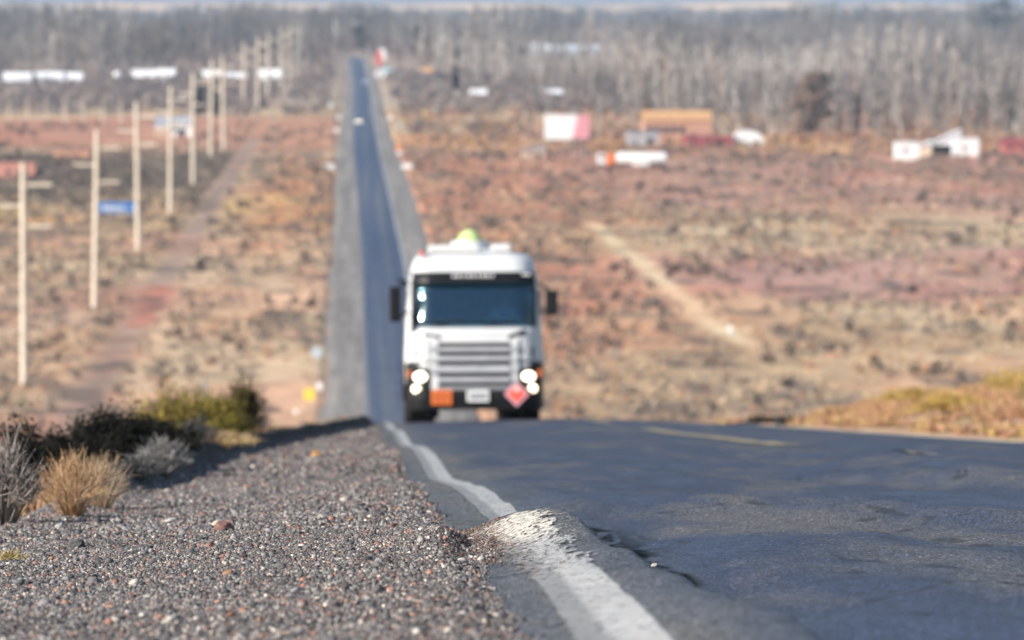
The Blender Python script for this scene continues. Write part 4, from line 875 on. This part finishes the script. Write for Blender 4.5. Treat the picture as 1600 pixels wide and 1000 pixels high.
# ------------------------------------------------------------------ far road tanker, seen from its side
p = gp(988, 262); t = thing('tanker_truck', 'long white road tanker with orange cab rear, parked side on in the field', 'tanker', p); z = .0
MB().prismx([(-1.2, .9), (1.2, .9), (1.2, 3.3), (-1.2, 3.3)], -8.2, -6.2).build('cab', M_W, t, bevel=.15); MB().box((-5.2, 0, 2.05), (1.9, 2.3, 2.6)).build('orange_box', M_OR, t, bevel=.08)
tk = MB().lathe([(.3, -4.1), (1.35, -3.7), (1.45, -3.2), (1.45, 7.4), (1.35, 7.9), (.3, 8.2)], (0, 0, 2.15), 'X', 28).build('tank', M_W, t, smooth=True)
m = MB(); m.box((1, 0, .75), (13.5, 1, .3)); m.build('chassis', M_BLACK, t); MB().box((-7.2, -1.22, 2.5), (1.1, .05, .8)).build('window', M_GLS, t)
MB().box((2, -1.0, .95), (4, .5, .8)).build('side_tank', M_W, t, bevel=.05)
for x in (-7.2, -4.6, 4.2, 5.5, 6.8):
    for y in (-1.05, 1.05): MB().tube((x, y-.15, .5), (x, y+.15, .5), .5, .5, 20).build('wheel', M_RUB, t, bevel=.04)

# ------------------------------------------------------------------ cars on the far road
M_HL = mat('headlight_lens', (.9, .9, .9), .2, 0, .5, (1, .86, .66), 20); M_TL = mat('tail_lamp', (.5, .02, .02), .3)
def car(label, paint, name='car', lights=True):
    t = thing(name, label, 'car', (0, 0, 0), 0, 'cars on the far road')
    prof = [(-2.15, .35), (-2.2, .72), (-1.25, .92), (-.55, 1.42), (1.25, 1.45), (2.0, .98), (2.15, .85), (2.15, .35)]
    b_ = MB(); b_.prismx(prof, -.87, .87).build('body', paint, t, bevel=.07, smooth=True)
    MB().prismx([(-1.27, .95), (-.57, 1.40), (-.50, 1.36), (-1.14, .95)], -.72, .72).build('windscreen', M_GLS, t).location = (0, -.03, .02)
    for s_ in (-1, 1):
        MB().prismx([(-.95, .98), (-.45, 1.33), (1.05, 1.35), (1.6, .98)], s_*.875-.012, s_*.875+.012).build('side_window', M_GLS, t)
        MB().lathe([(.02, -.06), (.14, 0), (.15, .05)], (s_*.62, -2.16, .68), 'Y', 16).build('headlight', M_HL if lights else M_GLS, t)
        MB().box((s_*.66, 2.15, .8), (.3, .05, .16)).build('tail_light', M_TL, t)
        for y in (-1.35, 1.35): MB().tube((s_*.72, y, .32), (s_*.9, y, .32), .32, .32, 20).build('wheel', M_RUB, t, bevel=.03)
    MB().box((0, -2.2, .45), (1.2, .04, .16)).build('grille', M_BLACK, t)
    return t
c1 = car('distant oncoming car with its two headlights on, halfway down the far road', mat('dark_car_paint', (.06, .06, .08), .3, .3))
def put_on_road(o, Yc, off, rz=0): o.location = (cs(Yc)+off, Yc, float(P(Yc))+.05); o.rotation_euler = (-math.atan(float(P(Yc-5)-P(Yc+5))/10)*1.0, 0, rz)
put_on_road(c1, 1750, 2.2)
c2 = car('pale blue car driving away near the top of the far road', mat('pale_car_paint', (.45, .55, .7), .3, .2), lights=False); put_on_road(c2, 2400, 5.2, math.pi)
v = thing('van', 'pale blue van parked at the foot of the red and white sign tower', 'van', gp(608, 114), (0, 0, R(80)))
MB().prismx([(-2.8, .4), (-2.9, 1.2), (-2.1, 2.2), (2.8, 2.3), (2.85, .4)], -1, 1).build('body', M_LBLUE, v, bevel=.1); MB().box((0, -2.52, 1.72), (1.6, .05, .6), rx=R(-40)).build('windscreen', M_GLS, v)
for x in (-.9, .9):
    for y in (-1.7, 1.7): MB().tube((x-.12, y, .38), (x+.12, y, .38), .38, .38, 16).build('wheel', M_RUB, v)
# torn tyre on the right road edge
t = thing('tyre_scrap', 'torn black tyre lying at the right road edge on the crest', 'tyre', (7.55, 101, float(P(101))-.03), (R(8), 0, .4)); t.scale = (.45, .45, .6)
pts = [(.30*math.cos(a_), .30*math.sin(a_)) for a_ in np.linspace(0, 5.2, 20)]; m = MB()
for (a_, b_) in zip(pts[:-1], pts[1:]):
    q = Vector((a_[0]+b_[0], a_[1]+b_[1], 0))/2; m.box((q.x, q.y, .1), (.10, .12, .19), rz=math.atan2(b_[1]-a_[1], b_[0]-a_[0]))
m.build('carcass', M_RUB, t, bevel=.01); MB().tube((.1, .25, .05), (.5, .32, .12), .06, .04, 8).build('tread_strip', M_RUB, t)

# ------------------------------------------------------------------ THE TRUCK (front faces -Y, towards the camera)
TY = 103.0
T = thing('tank_truck', 'white tanker truck with lit headlights coming over the crest towards us', 'truck', (2.08, TY, float(Rz(2.08, TY))), (-math.atan(.080), R(-.2), 0))
def hw(z): return float(np.interp(z, [.3, .6, 1.2, 2.1, 2.6, 2.95, 3.08, 3.12], [1.24, 1.26, 1.26, 1.22, 1.17, 1.10, 1.0, .86]))
def fy(z): return float(np.interp(z, [.3, .6, 1.6, 1.72, 2.6, 2.9, 3.05, 3.12], [.02, 0, .03, .045, .265, .42, .62, .95]))
def front(x, z):
    a_ = abs(x)/hw(z); return fy(z)+.03*a_**2+(.30*((a_-.6)/.4)**2.5 if a_ > .6 else 0)
ZL = [.60, .8, 1.0, 1.2, 1.4, 1.6, 1.76, 2.0, 2.25, 2.5, 2.62, 2.75, 2.88, 2.98, 3.06, 3.12]
AX = [-1, -.975, -.94, -.89, -.84, -.78, -.7, -.6, -.3, 0, .3, .6, .7, .78, .84, .89, .94, .975, 1]
def cab_shell():
    V = []; F = []; nA = len(AX)
    for z in ZL:
        for a_ in AX: V.append((a_*hw(z), front(a_*hw(z), z), z))
        for y in (1.0, 2.05): V.append((hw(z), y, z))
        V.append((hw(z)*.95, 2.15, z)); V.append((-hw(z)*.95, 2.15, z))
        for y in (2.05, 1.0): V.append((-hw(z), y, z))
    n = nA+6
    for k in range(len(ZL)-1):
        for i in range(n):
            if i < nA-1 and 1.75 < ZL[k] < 2.49 and abs((AX[i]+AX[i+1])/2) < .88: continue
            j = (i+1) % n; F.append((k*n+i, k*n+j, (k+1)*n+j, (k+1)*n+i))
    F.append(tuple(range((len(ZL)-1)*n, len(ZL)*n)))
    o = MB().add(V, F).build('cab', M_WHITE, T, smooth=True); o.modifiers.clear()
    m_ = o.modifiers.new('thick', 'SOLIDIFY'); m_.thickness = .03; m_.offset = -1
    return o
cabo = cab_shell()
def fpanel(name, m_, outline=None, x0=0, x1=0, z0=0, z1=0, off=.02, th=.03, nx=16, nz=4, parent=None, bevel=0, top=None, bot=None):
    """panel that follows the curved cab front; top/bot give z as a function of x"""
    V = []; F = []
    for layer, o_ in ((0, off), (1, off-th)):
        for j in range(nz+1):
            for i in range(nx+1):
                x = x0+(x1-x0)*i/nx; a0 = bot(x) if bot else z0; a1 = top(x) if top else z1; z_ = a0+(a1-a0)*j/nz
                V.append((x, front(x, z_)-o_, z_))
    N = (nx+1)*(nz+1)
    for j in range(nz):
        for i in range(nx):
            a_ = j*(nx+1)+i; F.append((a_, a_+1, a_+nx+2, a_+nx+1)); F.append((N+a_, N+a_+nx+1, N+a_+nx+2, N+a_+1))
    rim = [i for i in range(nx+1)]+[j*(nx+1)+nx for j in range(1, nz+1)]+[nz*(nx+1)+i for i in range(nx-1, -1, -1)]+[j*(nx+1) for j in range(nz-1, 0, -1)]
    for a_, b_ in zip(rim, rim[1:]+rim[:1]): F.append((a_, a_+N, b_+N, b_))
    return MB().add(V, F).build(name, m_, parent or T, bevel=bevel)
# glass: tinted, mirror-like at the surface, the cabin behind it
mg = bpy.data.materials.new('windscreen_glass'); mg.use_nodes = True; q = mg.node_tree; q.nodes.clear()
o_ = q.nodes.new('ShaderNodeOutputMaterial'); tr = q.nodes.new('ShaderNodeBsdfTransparent'); tr.inputs[0].default_value = (.52, .74, .86, 1); gl = q.nodes.new('ShaderNodeBsdfGlossy'); gl.inputs[0].default_value = (.82, .98, .97, 1); gl.inputs['Roughness'].default_value = .18
mx = q.nodes.new('ShaderNodeMixShader'); mx.inputs[0].default_value = .13; q.links.new(tr.outputs[0], mx.inputs[1]); q.links.new(gl.outputs[0], mx.inputs[2]); q.links.new(mx.outputs[0], o_.inputs[0])
ws = fpanel('windscreen', mg, x0=-1.06, x1=1.06, z0=1.74, z1=2.53, off=.012, th=.012, nx=60, nz=6); ws.data.polygons.foreach_set('use_smooth', [True]*len(ws.data.polygons))
for s_ in (-1, 1): fpanel('pillar_trim', M_BLACK, x0=min(s_*1.055, s_*1.14), x1=max(s_*1.055, s_*1.14), z0=1.73, z1=2.60, off=.022, th=.03, nx=5, nz=8)
for x in (-.75, .15): MB().tube((x, front(x, 1.77)-.05, 1.77), (x+.62, front(x+.3, 1.86)-.05, 1.83), .012).build('wiper', M_BLACK, T)
vis = fpanel('sun_visor', M_BLACK, x0=-1.12, x1=1.12, z0=2.53, z1=2.73, off=.14, th=.10, bevel=.01)
M_LET = speckled('pale_lettering', (.6, .6, .62), (.7, .7, .7), 5, .5)
m = MB(); xx = -.36
for i, ch in enumerate('110110110'):
    m.box((xx+i*.088, front(0, 2.66)-.158, 2.655), (.06 if ch == '1' else .04, .02, .055))
m.box((.93, front(.93, 2.7)-.165, 2.68), (.2, .02, .04)); m.build('lettering', M_LET, vis)
# roof pieces
MB().box((-.35, 1.05, 3.17), (.95, .6, .14)).build('roof_hatch', M_WHITE, T, bevel=.04)
MB().box((.52, 1.1, 3.19), (.36, .5, .14)).build('roof_box', M_WHITE, T, bevel=.04)
MB().tube((-.93, .6, 3.02), (-.93, .6, 3.13), .05, .045, 12).build('marker_lamp', M_RED, T)
MB().tube((-.86, .5, 2.7), (-.86, .40, 2.7), .07, .07, 16).build('roof_lamp', mat('amber_lens', (.9, .7, .6), .2), T)
# hood line, intakes, grille
M_DK = mat('dark_gap', (.008, .008, .009), .6)
fpanel('hood_seam', M_DK, x0=-1.05, x1=1.05, z0=1.715, z1=1.73, off=.006, th=.012)
for s_ in (-1, 1):
    fpanel('panel_gap', M_DK, x0=s_*.83-.008, x1=s_*.83+.008, z0=.99, z1=1.50, off=.006, th=.012, nx=2, nz=6)
    fpanel('panel_gap', M_DK, x0=min(s_*.85, s_*1.22), x1=max(s_*.85, s_*1.22), z0=1.075, z1=1.10, off=.006, th=.012)
    fpanel('air_intake', M_DK, x0=min(s_*.62, s_*.92), x1=max(s_*.62, s_*.92), off=.012, th=.02, nx=10, nz=2, bot=lambda x: 1.49+.07*min(1, max(0, (abs(x)-.62)/.14)), top=lambda x: 1.565+(.12 if s_ > 0 else .06)*min(1, max(0, (abs(x)-.62)/.3)))
    fpanel('corner_slot', M_DK, x0=s_*1.06-.022, x1=s_*1.06+.022, z0=1.16, z1=1.36, off=.008, th=.02, nx=2)
fpanel('grille_surround', M_WHITE, x0=-.80, x1=.80, z0=.585, z1=1.5, off=.02, th=.04, bevel=.012, bot=lambda x: .585, top=lambda x: 1.47)
fpanel('grille_opening', M_DK, x0=-.66, x1=.66, z0=.60, z1=1.44, off=.03, th=.02)
for z0, z1 in ((1.278, 1.358), (1.108, 1.195), (.895, 1.022), (.725, .808), (.615, .645)):
    fpanel('grille_bar', M_SILVER, x0=-.66, x1=.66, z0=z0, z1=z1, off=.062, th=.035, bevel=.008, nz=2)
for s_ in (-1, 1):
    for z0, z1 in ((1.27, 1.38), (1.06, 1.18), (.86, .98)): fpanel('corner_vane', M_SILVER, x0=min(s_*.67, s_*.8), x1=max(s_*.67, s_*.8), z0=z0, z1=z1, off=.05, th=.03, nx=4, nz=2, bevel=.01)
fpanel('lower_grille_trim', M_SILVER, x0=-.72, x1=.72, z0=.575, z1=.60, off=.05, th=.03)
# bumper
def bump_y(x): a_ = abs(x)/1.25; return -.10+.04*a_**2+(.26*((a_-.75)/.25)**2 if a_ > .75 else 0)
def bumper():
    V = []; F = []; xs_b = np.linspace(-1.25, 1.25, 25); prof = [(.22, .06), (.22, 0), (.42, -.03), (.575, -.02), (.59, .10)]
    for x in xs_b:
        for z_, o2 in prof: V.append((x, bump_y(x)+o2, z_))
        V.append((x, .75, .59)); V.append((x, .75, .24))
    n = len(prof)+2
    for i in range(24):
        for j in range(n): F.append((i*n+j, i*n+(j+1) % n, (i+1)*n+(j+1) % n, (i+1)*n+j))
    F += [tuple(range(n)), tuple(range(24*n, 25*n))[::-1]]
    return MB().add(V, F).build('bumper', M_BLACK, T)
bumper()
for s_ in (-1, 1):
    fpanel('headlight_housing', M_BLACK, x0=min(s_*.82, s_*1.25), x1=max(s_*.82, s_*1.25), off=.05, th=.06, nx=12, bot=lambda x: .56, top=lambda x: 1.07 if abs(x) > 1.0 else .98, bevel=.01)
    hx = s_*.93 if s_ < 0 else .99
    M_L = mat('lit_headlight', (1, 1, 1), .2, 0, .5, (1, .86, .64), 3)
    hl = MB().lathe([(.02, -.04), (.065, -.03), (.088, .0), (.092, .06)], (s_*.97, front(.97, .82)-.06, .82), 'Y', 24); hl.v = [((vx-s_*.97)*1.45+s_*.97, vy, vz) for vx, vy, vz in hl.v]; hl.build('headlight', M_L, T, smooth=True)
    MB().lathe([(.02, -.04), (.06, -.02), (.075, .03)], (s_*1.06, bump_y(1.06)-.01, .60), 'Y', 20).build('fog_light', mat('lit_fog_lamp', (1, 1, 1), .2, 0, .5, (1, .80, .50), 3), T, smooth=True)
    MB().box((s_*1.19, bump_y(1.19)-.02, .88), (.04, .05, .14)).build('indicator', M_OR, T, bevel=.01)
    MB().box((s_*1.0, .28, 1.0), (.02, .02, .02))
    # step and mudguard behind the bumper
    m = MB(); m.prismx([(.25, .36), (.25, .62), (.75, 1.12), (1.6, 1.12), (2.05, .6), (2.05, .45), (1.9, .5), (1.5, 1.0), (.85, 1.0), (.45, .6), (.4, .36)], s_*1.24-.06, s_*.86) if s_ < 0 else m.prismx([(.25, .36), (.25, .62), (.75, 1.12), (1.6, 1.12), (2.05, .6), (2.05, .45), (1.9, .5), (1.5, 1.0), (.85, 1.0), (.45, .6), (.4, .36)], .86, 1.24)
    m.build('mudguard', M_BLACK, T, bevel=.01)
    # mirrors
    g1 = (1.82, 2.46) if s_ < 0 else (1.92, 2.38); xm = s_*(1.43 if s_ < 0 else 1.41)
    mo = MB().box((xm, -.02, sum(g1)/2), (.21 if s_ < 0 else .23, .13, g1[1]-g1[0])).build('mirror', M_BLACK, T, bevel=.035, seg=3)
    for q_ in (((s_*1.18, .3, 2.52), (xm, .0, g1[1]-.03)), ((s_*1.2, .3, 2.0), (xm, .0, g1[0]+.06))): MB().tube(*q_, .022).build('mirror_arm', M_BLACK, mo)
    MB().box((xm, .055, sum(g1)/2), (.14, .01, (g1[1]-g1[0])*.8)).build('mirror_glass', M_GLS, mo)
    MB().prismx([(.42, 1.82), (.50, 2.42), (1.3, 2.46), (1.3, 1.78)], s_*1.235-.008, s_*1.235+.008).build('side_window', M_GLS, T)
    MB().box((s_*1.265, .9, 1.5), (.02, .22, .05)).build('door_handle', M_BLACK, T)
MB().box((-1.30, -.05, 2.56), (.17, .2, .06), ry=R(10)).build('kerb_mirror', M_BLACK, T, bevel=.02)
# plates
def on_bumper(name, x, z_, w_, h_, m_, dy=.055): return MB().box((x, bump_y(x)-dy, z_), (w_, .015, h_)).build(name, m_, T, bevel=.004)
pl = on_bumper('hazard_plate', -.60, .445, .37, .27, M_OR); m = MB(); m.box((-.60, bump_y(.6)-.068, .445), (.37, .006, .016))
for sx in range(-1, 2): m.box((-.60+sx*.1, bump_y(.6)-.068, .51), (.045, .006, .08)); m.box((-.60+sx*.1, bump_y(.6)-.068, .38), (.045, .006, .08))
m.build('plate_marks', mat('plate_mark', (.35, .07, .02), .6), pl)
pn = on_bumper('number_plate', .06, .465, .40, .20, M_W); m = MB()
for sx in range(7): m.box((-.08+sx*.047, bump_y(.06)-.067, .465), (.028, .006, .085))
m.build('plate_marks', mat('plate_mark_dark', (.05, .05, .07), .6), pn)
dm = MB().prism([(.53, .50), (.76, .27), (.99, .50), (.76, .73)], bump_y(.76)-.10, bump_y(.76)-.085).build('warning_diamond', M_PINK, T)
DR = speckled('diamond_red', (.75, .09, .06), (.8, .13, .08), 5, .4); MB().prism([(.60, .50), (.76, .34), (.92, .50), (.76, .66)], bump_y(.76)-.106, bump_y(.76)-.101).build('inner_diamond', DR, dm)
MB().prism([(.72, .55), (.80, .55), (.79, .61), (.765, .655), (.75, .62)], bump_y(.76)-.112, bump_y(.76)-.107).build('flame_mark', M_W, dm); MB().box((.76, bump_y(.76)-.09, .6), (.03, .03, .3)).build('bracket', M_METAL, dm)
# wheels
def wheel(x, y, r=.50, w_=.30, nm='wheel'):
    t_ = MB().lathe([(r*.55, -w_/2), (r*.92, -w_/2), (r, -w_/2+.04), (r, w_/2-.04), (r*.92, w_/2), (r*.55, w_/2)], (x, y, r), 'X', 36).build(nm, M_RUB, T, smooth=True)
    MB().lathe([(.04, -w_/2+.02), (.12, -w_/2-.01), (r*.55, -w_/2+.05), (r*.55, w_/2-.05), (.12, w_/2+.01), (.04, w_/2-.02)], (x, y, r), 'X', 24).build('rim', M_METAL, t_, smooth=True)
for s_ in (-1, 1):
    wheel(s_*1.04, 1.15, .5, .34)
    for y in (7.6, 8.95): wheel(s_*1.08, y, .5, .28); wheel(s_*.76, y, .5, .28)
for s_ in (-1, 1): MB().box((s_*.92, 1.85, .34), (.6, .02, .5)).build('mud_flap', M_BLACK, T)
m = MB(); m.box((-.42, 5.3, .86), (.09, 9.2, .26)); m.box((.42, 5.3, .86), (.09, 9.2, .26))
for y in (2.6, 4.6, 7.0, 9.6): m.box((0, y, .86), (.8, .12, .2))
m.build('chassis', M_BLACK, T); MB().tube((-1.0, 1.15, .5), (1.0, 1.15, .5), .07).build('axle', M_BLACK, T)
TZ = 1.02; tk = MB(); prof = [(.3, 2.55), (.96, 2.62), (1.08, 2.8), (1.08, 10.2), (.96, 10.4), (.3, 10.5)]
tk.lathe(prof, (0, 0, 0), 'Y', 40); tk.v = [(x*1.1, y, z_*.97+2.05) for x, y, z_ in tk.v]; tko = tk.build('tank', M_WHITE, T, smooth=True)
MB().tube((-.0, 3.7, 3.05), (-.0, 3.7, 3.40), .42, .36, 28).build('manhole', M_WHITE, tko, bevel=.04)
MB().lathe([(.25, 3.40), (.20, 3.52), (.07, 3.62)], (0, 3.7, 0), 'Z', 24).build('manhole_lid', speckled('lime_lid', (.25, .50, .15), (.75, .75, .35), 9, .5), tko, smooth=True)
m = MB(); m.box((0, 3.7, 3.16), (1.3, 1.4, .14)); m.build('top_rail', M_WHITE, tko, bevel=.04)
# inside the cab
M_SEAT = speckled('seat_cloth', (.08, .09, .11), (.12, .13, .15), 8, .9); M_DASH = mat('dash_grey', (.05, .055, .06), .7)
MB().box((0, .50, 1.62), (2.2, .45, .22)).build('dashboard', M_DASH, T, bevel=.04); MB().box((0, 2.0, 2.1), (2.25, .04, 1.6)).build('back_trim', M_SEAT, T)
MB().box((0, 1.2, .98), (2.3, 1.8, .05)).build('cab_floor', M_DASH, T)
for x in (-.62, .58):
    st = MB().box((x, 1.38, 1.42), (.52, .5, .14)).build('seat', M_SEAT, T, bevel=.04); MB().box((x, 1.66, 1.85), (.5, .13, .75), rx=R(-8)).build('backrest', M_SEAT, st, bevel=.05); MB().box((x, 1.40, 1.17), (.4, .4, .4)).build('seat_base', M_DASH, st)
ring = MB(); rr = .22; pts = [Vector((.58+math.cos(a_)*rr, .82+math.sin(a_)*rr*.45, 1.80+math.sin(a_)*rr*.85)) for a_ in np.linspace(0, 2*math.pi, 25)]
for a_, b_ in zip(pts[:-1], pts[1:]): ring.tube(a_, b_, .016, .016, 8, False)
ring.tube((.58, .82, 1.80), (.58, .62, 1.55), .03); ring.tube((.36, .82, 1.8), (.80, .82, 1.8), .014); ring.build('steering_wheel', M_BLACK, T)
# driver: one continuous skinned body
def skinned(name, pts, edges, rad, m_, parent=None, sub=2):
    me = bpy.data.meshes.new(name); me.from_pydata(pts, edges, []); me.materials.append(m_); o = link(bpy.data.objects.new(name, me), parent)
    o.modifiers.new('skin', 'SKIN'); sk = me.skin_vertices[0].data
    for i, r_ in enumerate(rad): sk[i].radius = (r_, r_) if not hasattr(r_, '__len__') else r_
    sk[0].use_root = True; m2 = o.modifiers.new('sub', 'SUBSURF'); m2.levels = sub; m2.render_levels = sub
    for p_ in me.polygons: p_.use_smooth = True
    return o
def driver():
    skin = mat('driver_skin', (.42, .24, .17), .6); shirt = speckled('light_blue_shirt', (.25, .40, .60), (.35, .5, .7), 8, .85)
    pts = [(0, 0, 0), (0, .02, .22), (0, .0, .42), (0, -.02, .52), (0, -.03, .60), (0, -.03, .70), (0, -.025, .80),
           (.19, 0, .44), (.26, -.16, .26), (.19, -.40, .33), (.17, -.49, .36), (-.19, 0, .44), (-.26, -.16, .26), (-.19, -.40, .33), (-.17, -.49, .36),
           (.1, -.22, -.02), (.13, -.45, -.02), (.13, -.52, -.4), (-.1, -.22, -.02), (-.13, -.45, -.02), (-.13, -.52, -.4),
           (.10, -.50, -.44), (.13, -.62, -.45), (-.13, -.62, -.45)]
    E = [(0, 1), (1, 2), (2, 3), (3, 4), (4, 5), (5, 6), (2, 7), (7, 8), (8, 9), (9, 10), (2, 11), (11, 12), (12, 13), (13, 14), (0, 15), (15, 16), (16, 17), (0, 18), (18, 19), (19, 20), (17, 22), (20, 23)]
    pts.pop(21); E = [tuple(v_-1 if v_ > 21 else v_ for v_ in e) for e in E]
    rad = [(.17, .13), (.16, .12), (.17, .11), .06, .06, (.08, .095), (.07, .085), .07, .05, .038, .03, .07, .05, .038, .03, .09, .07, .05, .09, .07, .05, .045, .045]
    t = skinned('person', pts, E, rad, skin); tag(t, 'driver in a light blue shirt sitting behind the truck windscreen', 'person')
    sp = [(0, 0, -.02), (0, .02, .22), (0, .0, .42), (0, -.02, .48), (.19, 0, .44), (.26, -.16, .26), (.225, -.28, .295), (-.19, 0, .44), (-.26, -.16, .26), (-.225, -.28, .295)]
    skinned('shirt', sp, [(0, 1), (1, 2), (2, 3), (2, 4), (4, 5), (5, 6), (2, 7), (7, 8), (8, 9)], [(.185, .145), (.175, .135), (.185, .125), .075, .085, .065, .055, .085, .065, .055], shirt, t)
    MB().lathe([(.02, .885), (.08, .87), (.105, .82), (.105, .76), (.09, .74)], (0, -.005, 0), 'Z', 20).build('hair', mat('dark_hair', (.02, .015, .012), .8), t, smooth=True)
    m = MB(); m.prismx([(-.115, .69), (-.15, .70), (-.12, .755)], -.015, .015); m.build('nose', skin, t, bevel=.004)
    for s_ in (-1, 1):
        MB().lathe([(.002, -.012), (.012, -.006), (.014, .0)], (s_*.035, -.118, .755), 'Y', 10).build('eye', mat('eye', (.05, .04, .03), .3), t)
        MB().lathe([(.004, -.02), (.022, 0), (.004, .02)], (s_*.098, -.02, .735), 'Z', 10).build('ear', skin, t)
        hp = Vector((s_*.17, -.49, .36))
        for k_ in range(5):
            if k_ < 4: a0 = hp+Vector((s_*.002, -.03, .03-.02*k_)); pp = [hp+Vector((0, 0, .02-.013*k_)), a0+Vector((0, -.03, 0)), a0+Vector((-s_*.025, -.05, -.004)), a0+Vector((-s_*.045, -.035, -.006))]
            else: pp = [hp+Vector((-s_*.01, .01, .02)), hp+Vector((-s_*.03, -.01, .035)), hp+Vector((-s_*.04, -.04, .035)), hp+Vector((-s_*.04, -.055, .028))]
            skinned('finger' if k_ < 4 else 'thumb', [tuple(v_) for v_ in pp], [(0, 1), (1, 2), (2, 3)], [.011, .010, .009, .008], skin, t, 1)
    MB().box((0, -.125, .675), (.05, .012, .01)).build('mouth', mat('lips', (.3, .12, .1), .6), t, bevel=.003)
    M_ = T.matrix_basis if True else None
    bpy.context.view_layer.update()
    t.matrix_world = T.matrix_world @ Matrix.Translation((.58, 1.36, 1.58))
driver()

# ------------------------------------------------------------------ haze
HZ = True
if HZ:
    m = MB(); x0, x1, y0, y1, z0, z1 = -12000, 14000, -200, 23000, -260, 90
    m.box(((x0+x1)/2, (y0+y1)/2, (z0+z1)/2), (x1-x0, y1-y0, z1-z0))
    hm_ = bpy.data.materials.new('haze'); hm_.use_nodes = True; q = hm_.node_tree; q.nodes.clear(); o_ = q.nodes.new('ShaderNodeOutputMaterial'); pv = q.nodes.new('ShaderNodeVolumePrincipled')
    pv.inputs['Color'].default_value = (.62, .78, 1, 1); pv.inputs['Density'].default_value = 6.0e-5; pv.inputs['Anisotropy'].default_value = .0; q.links.new(pv.outputs[0], o_.inputs['Volume'])
    tag(m.build('haze', hm_), 'thin blue haze over the whole valley', 'haze', kind='stuff')
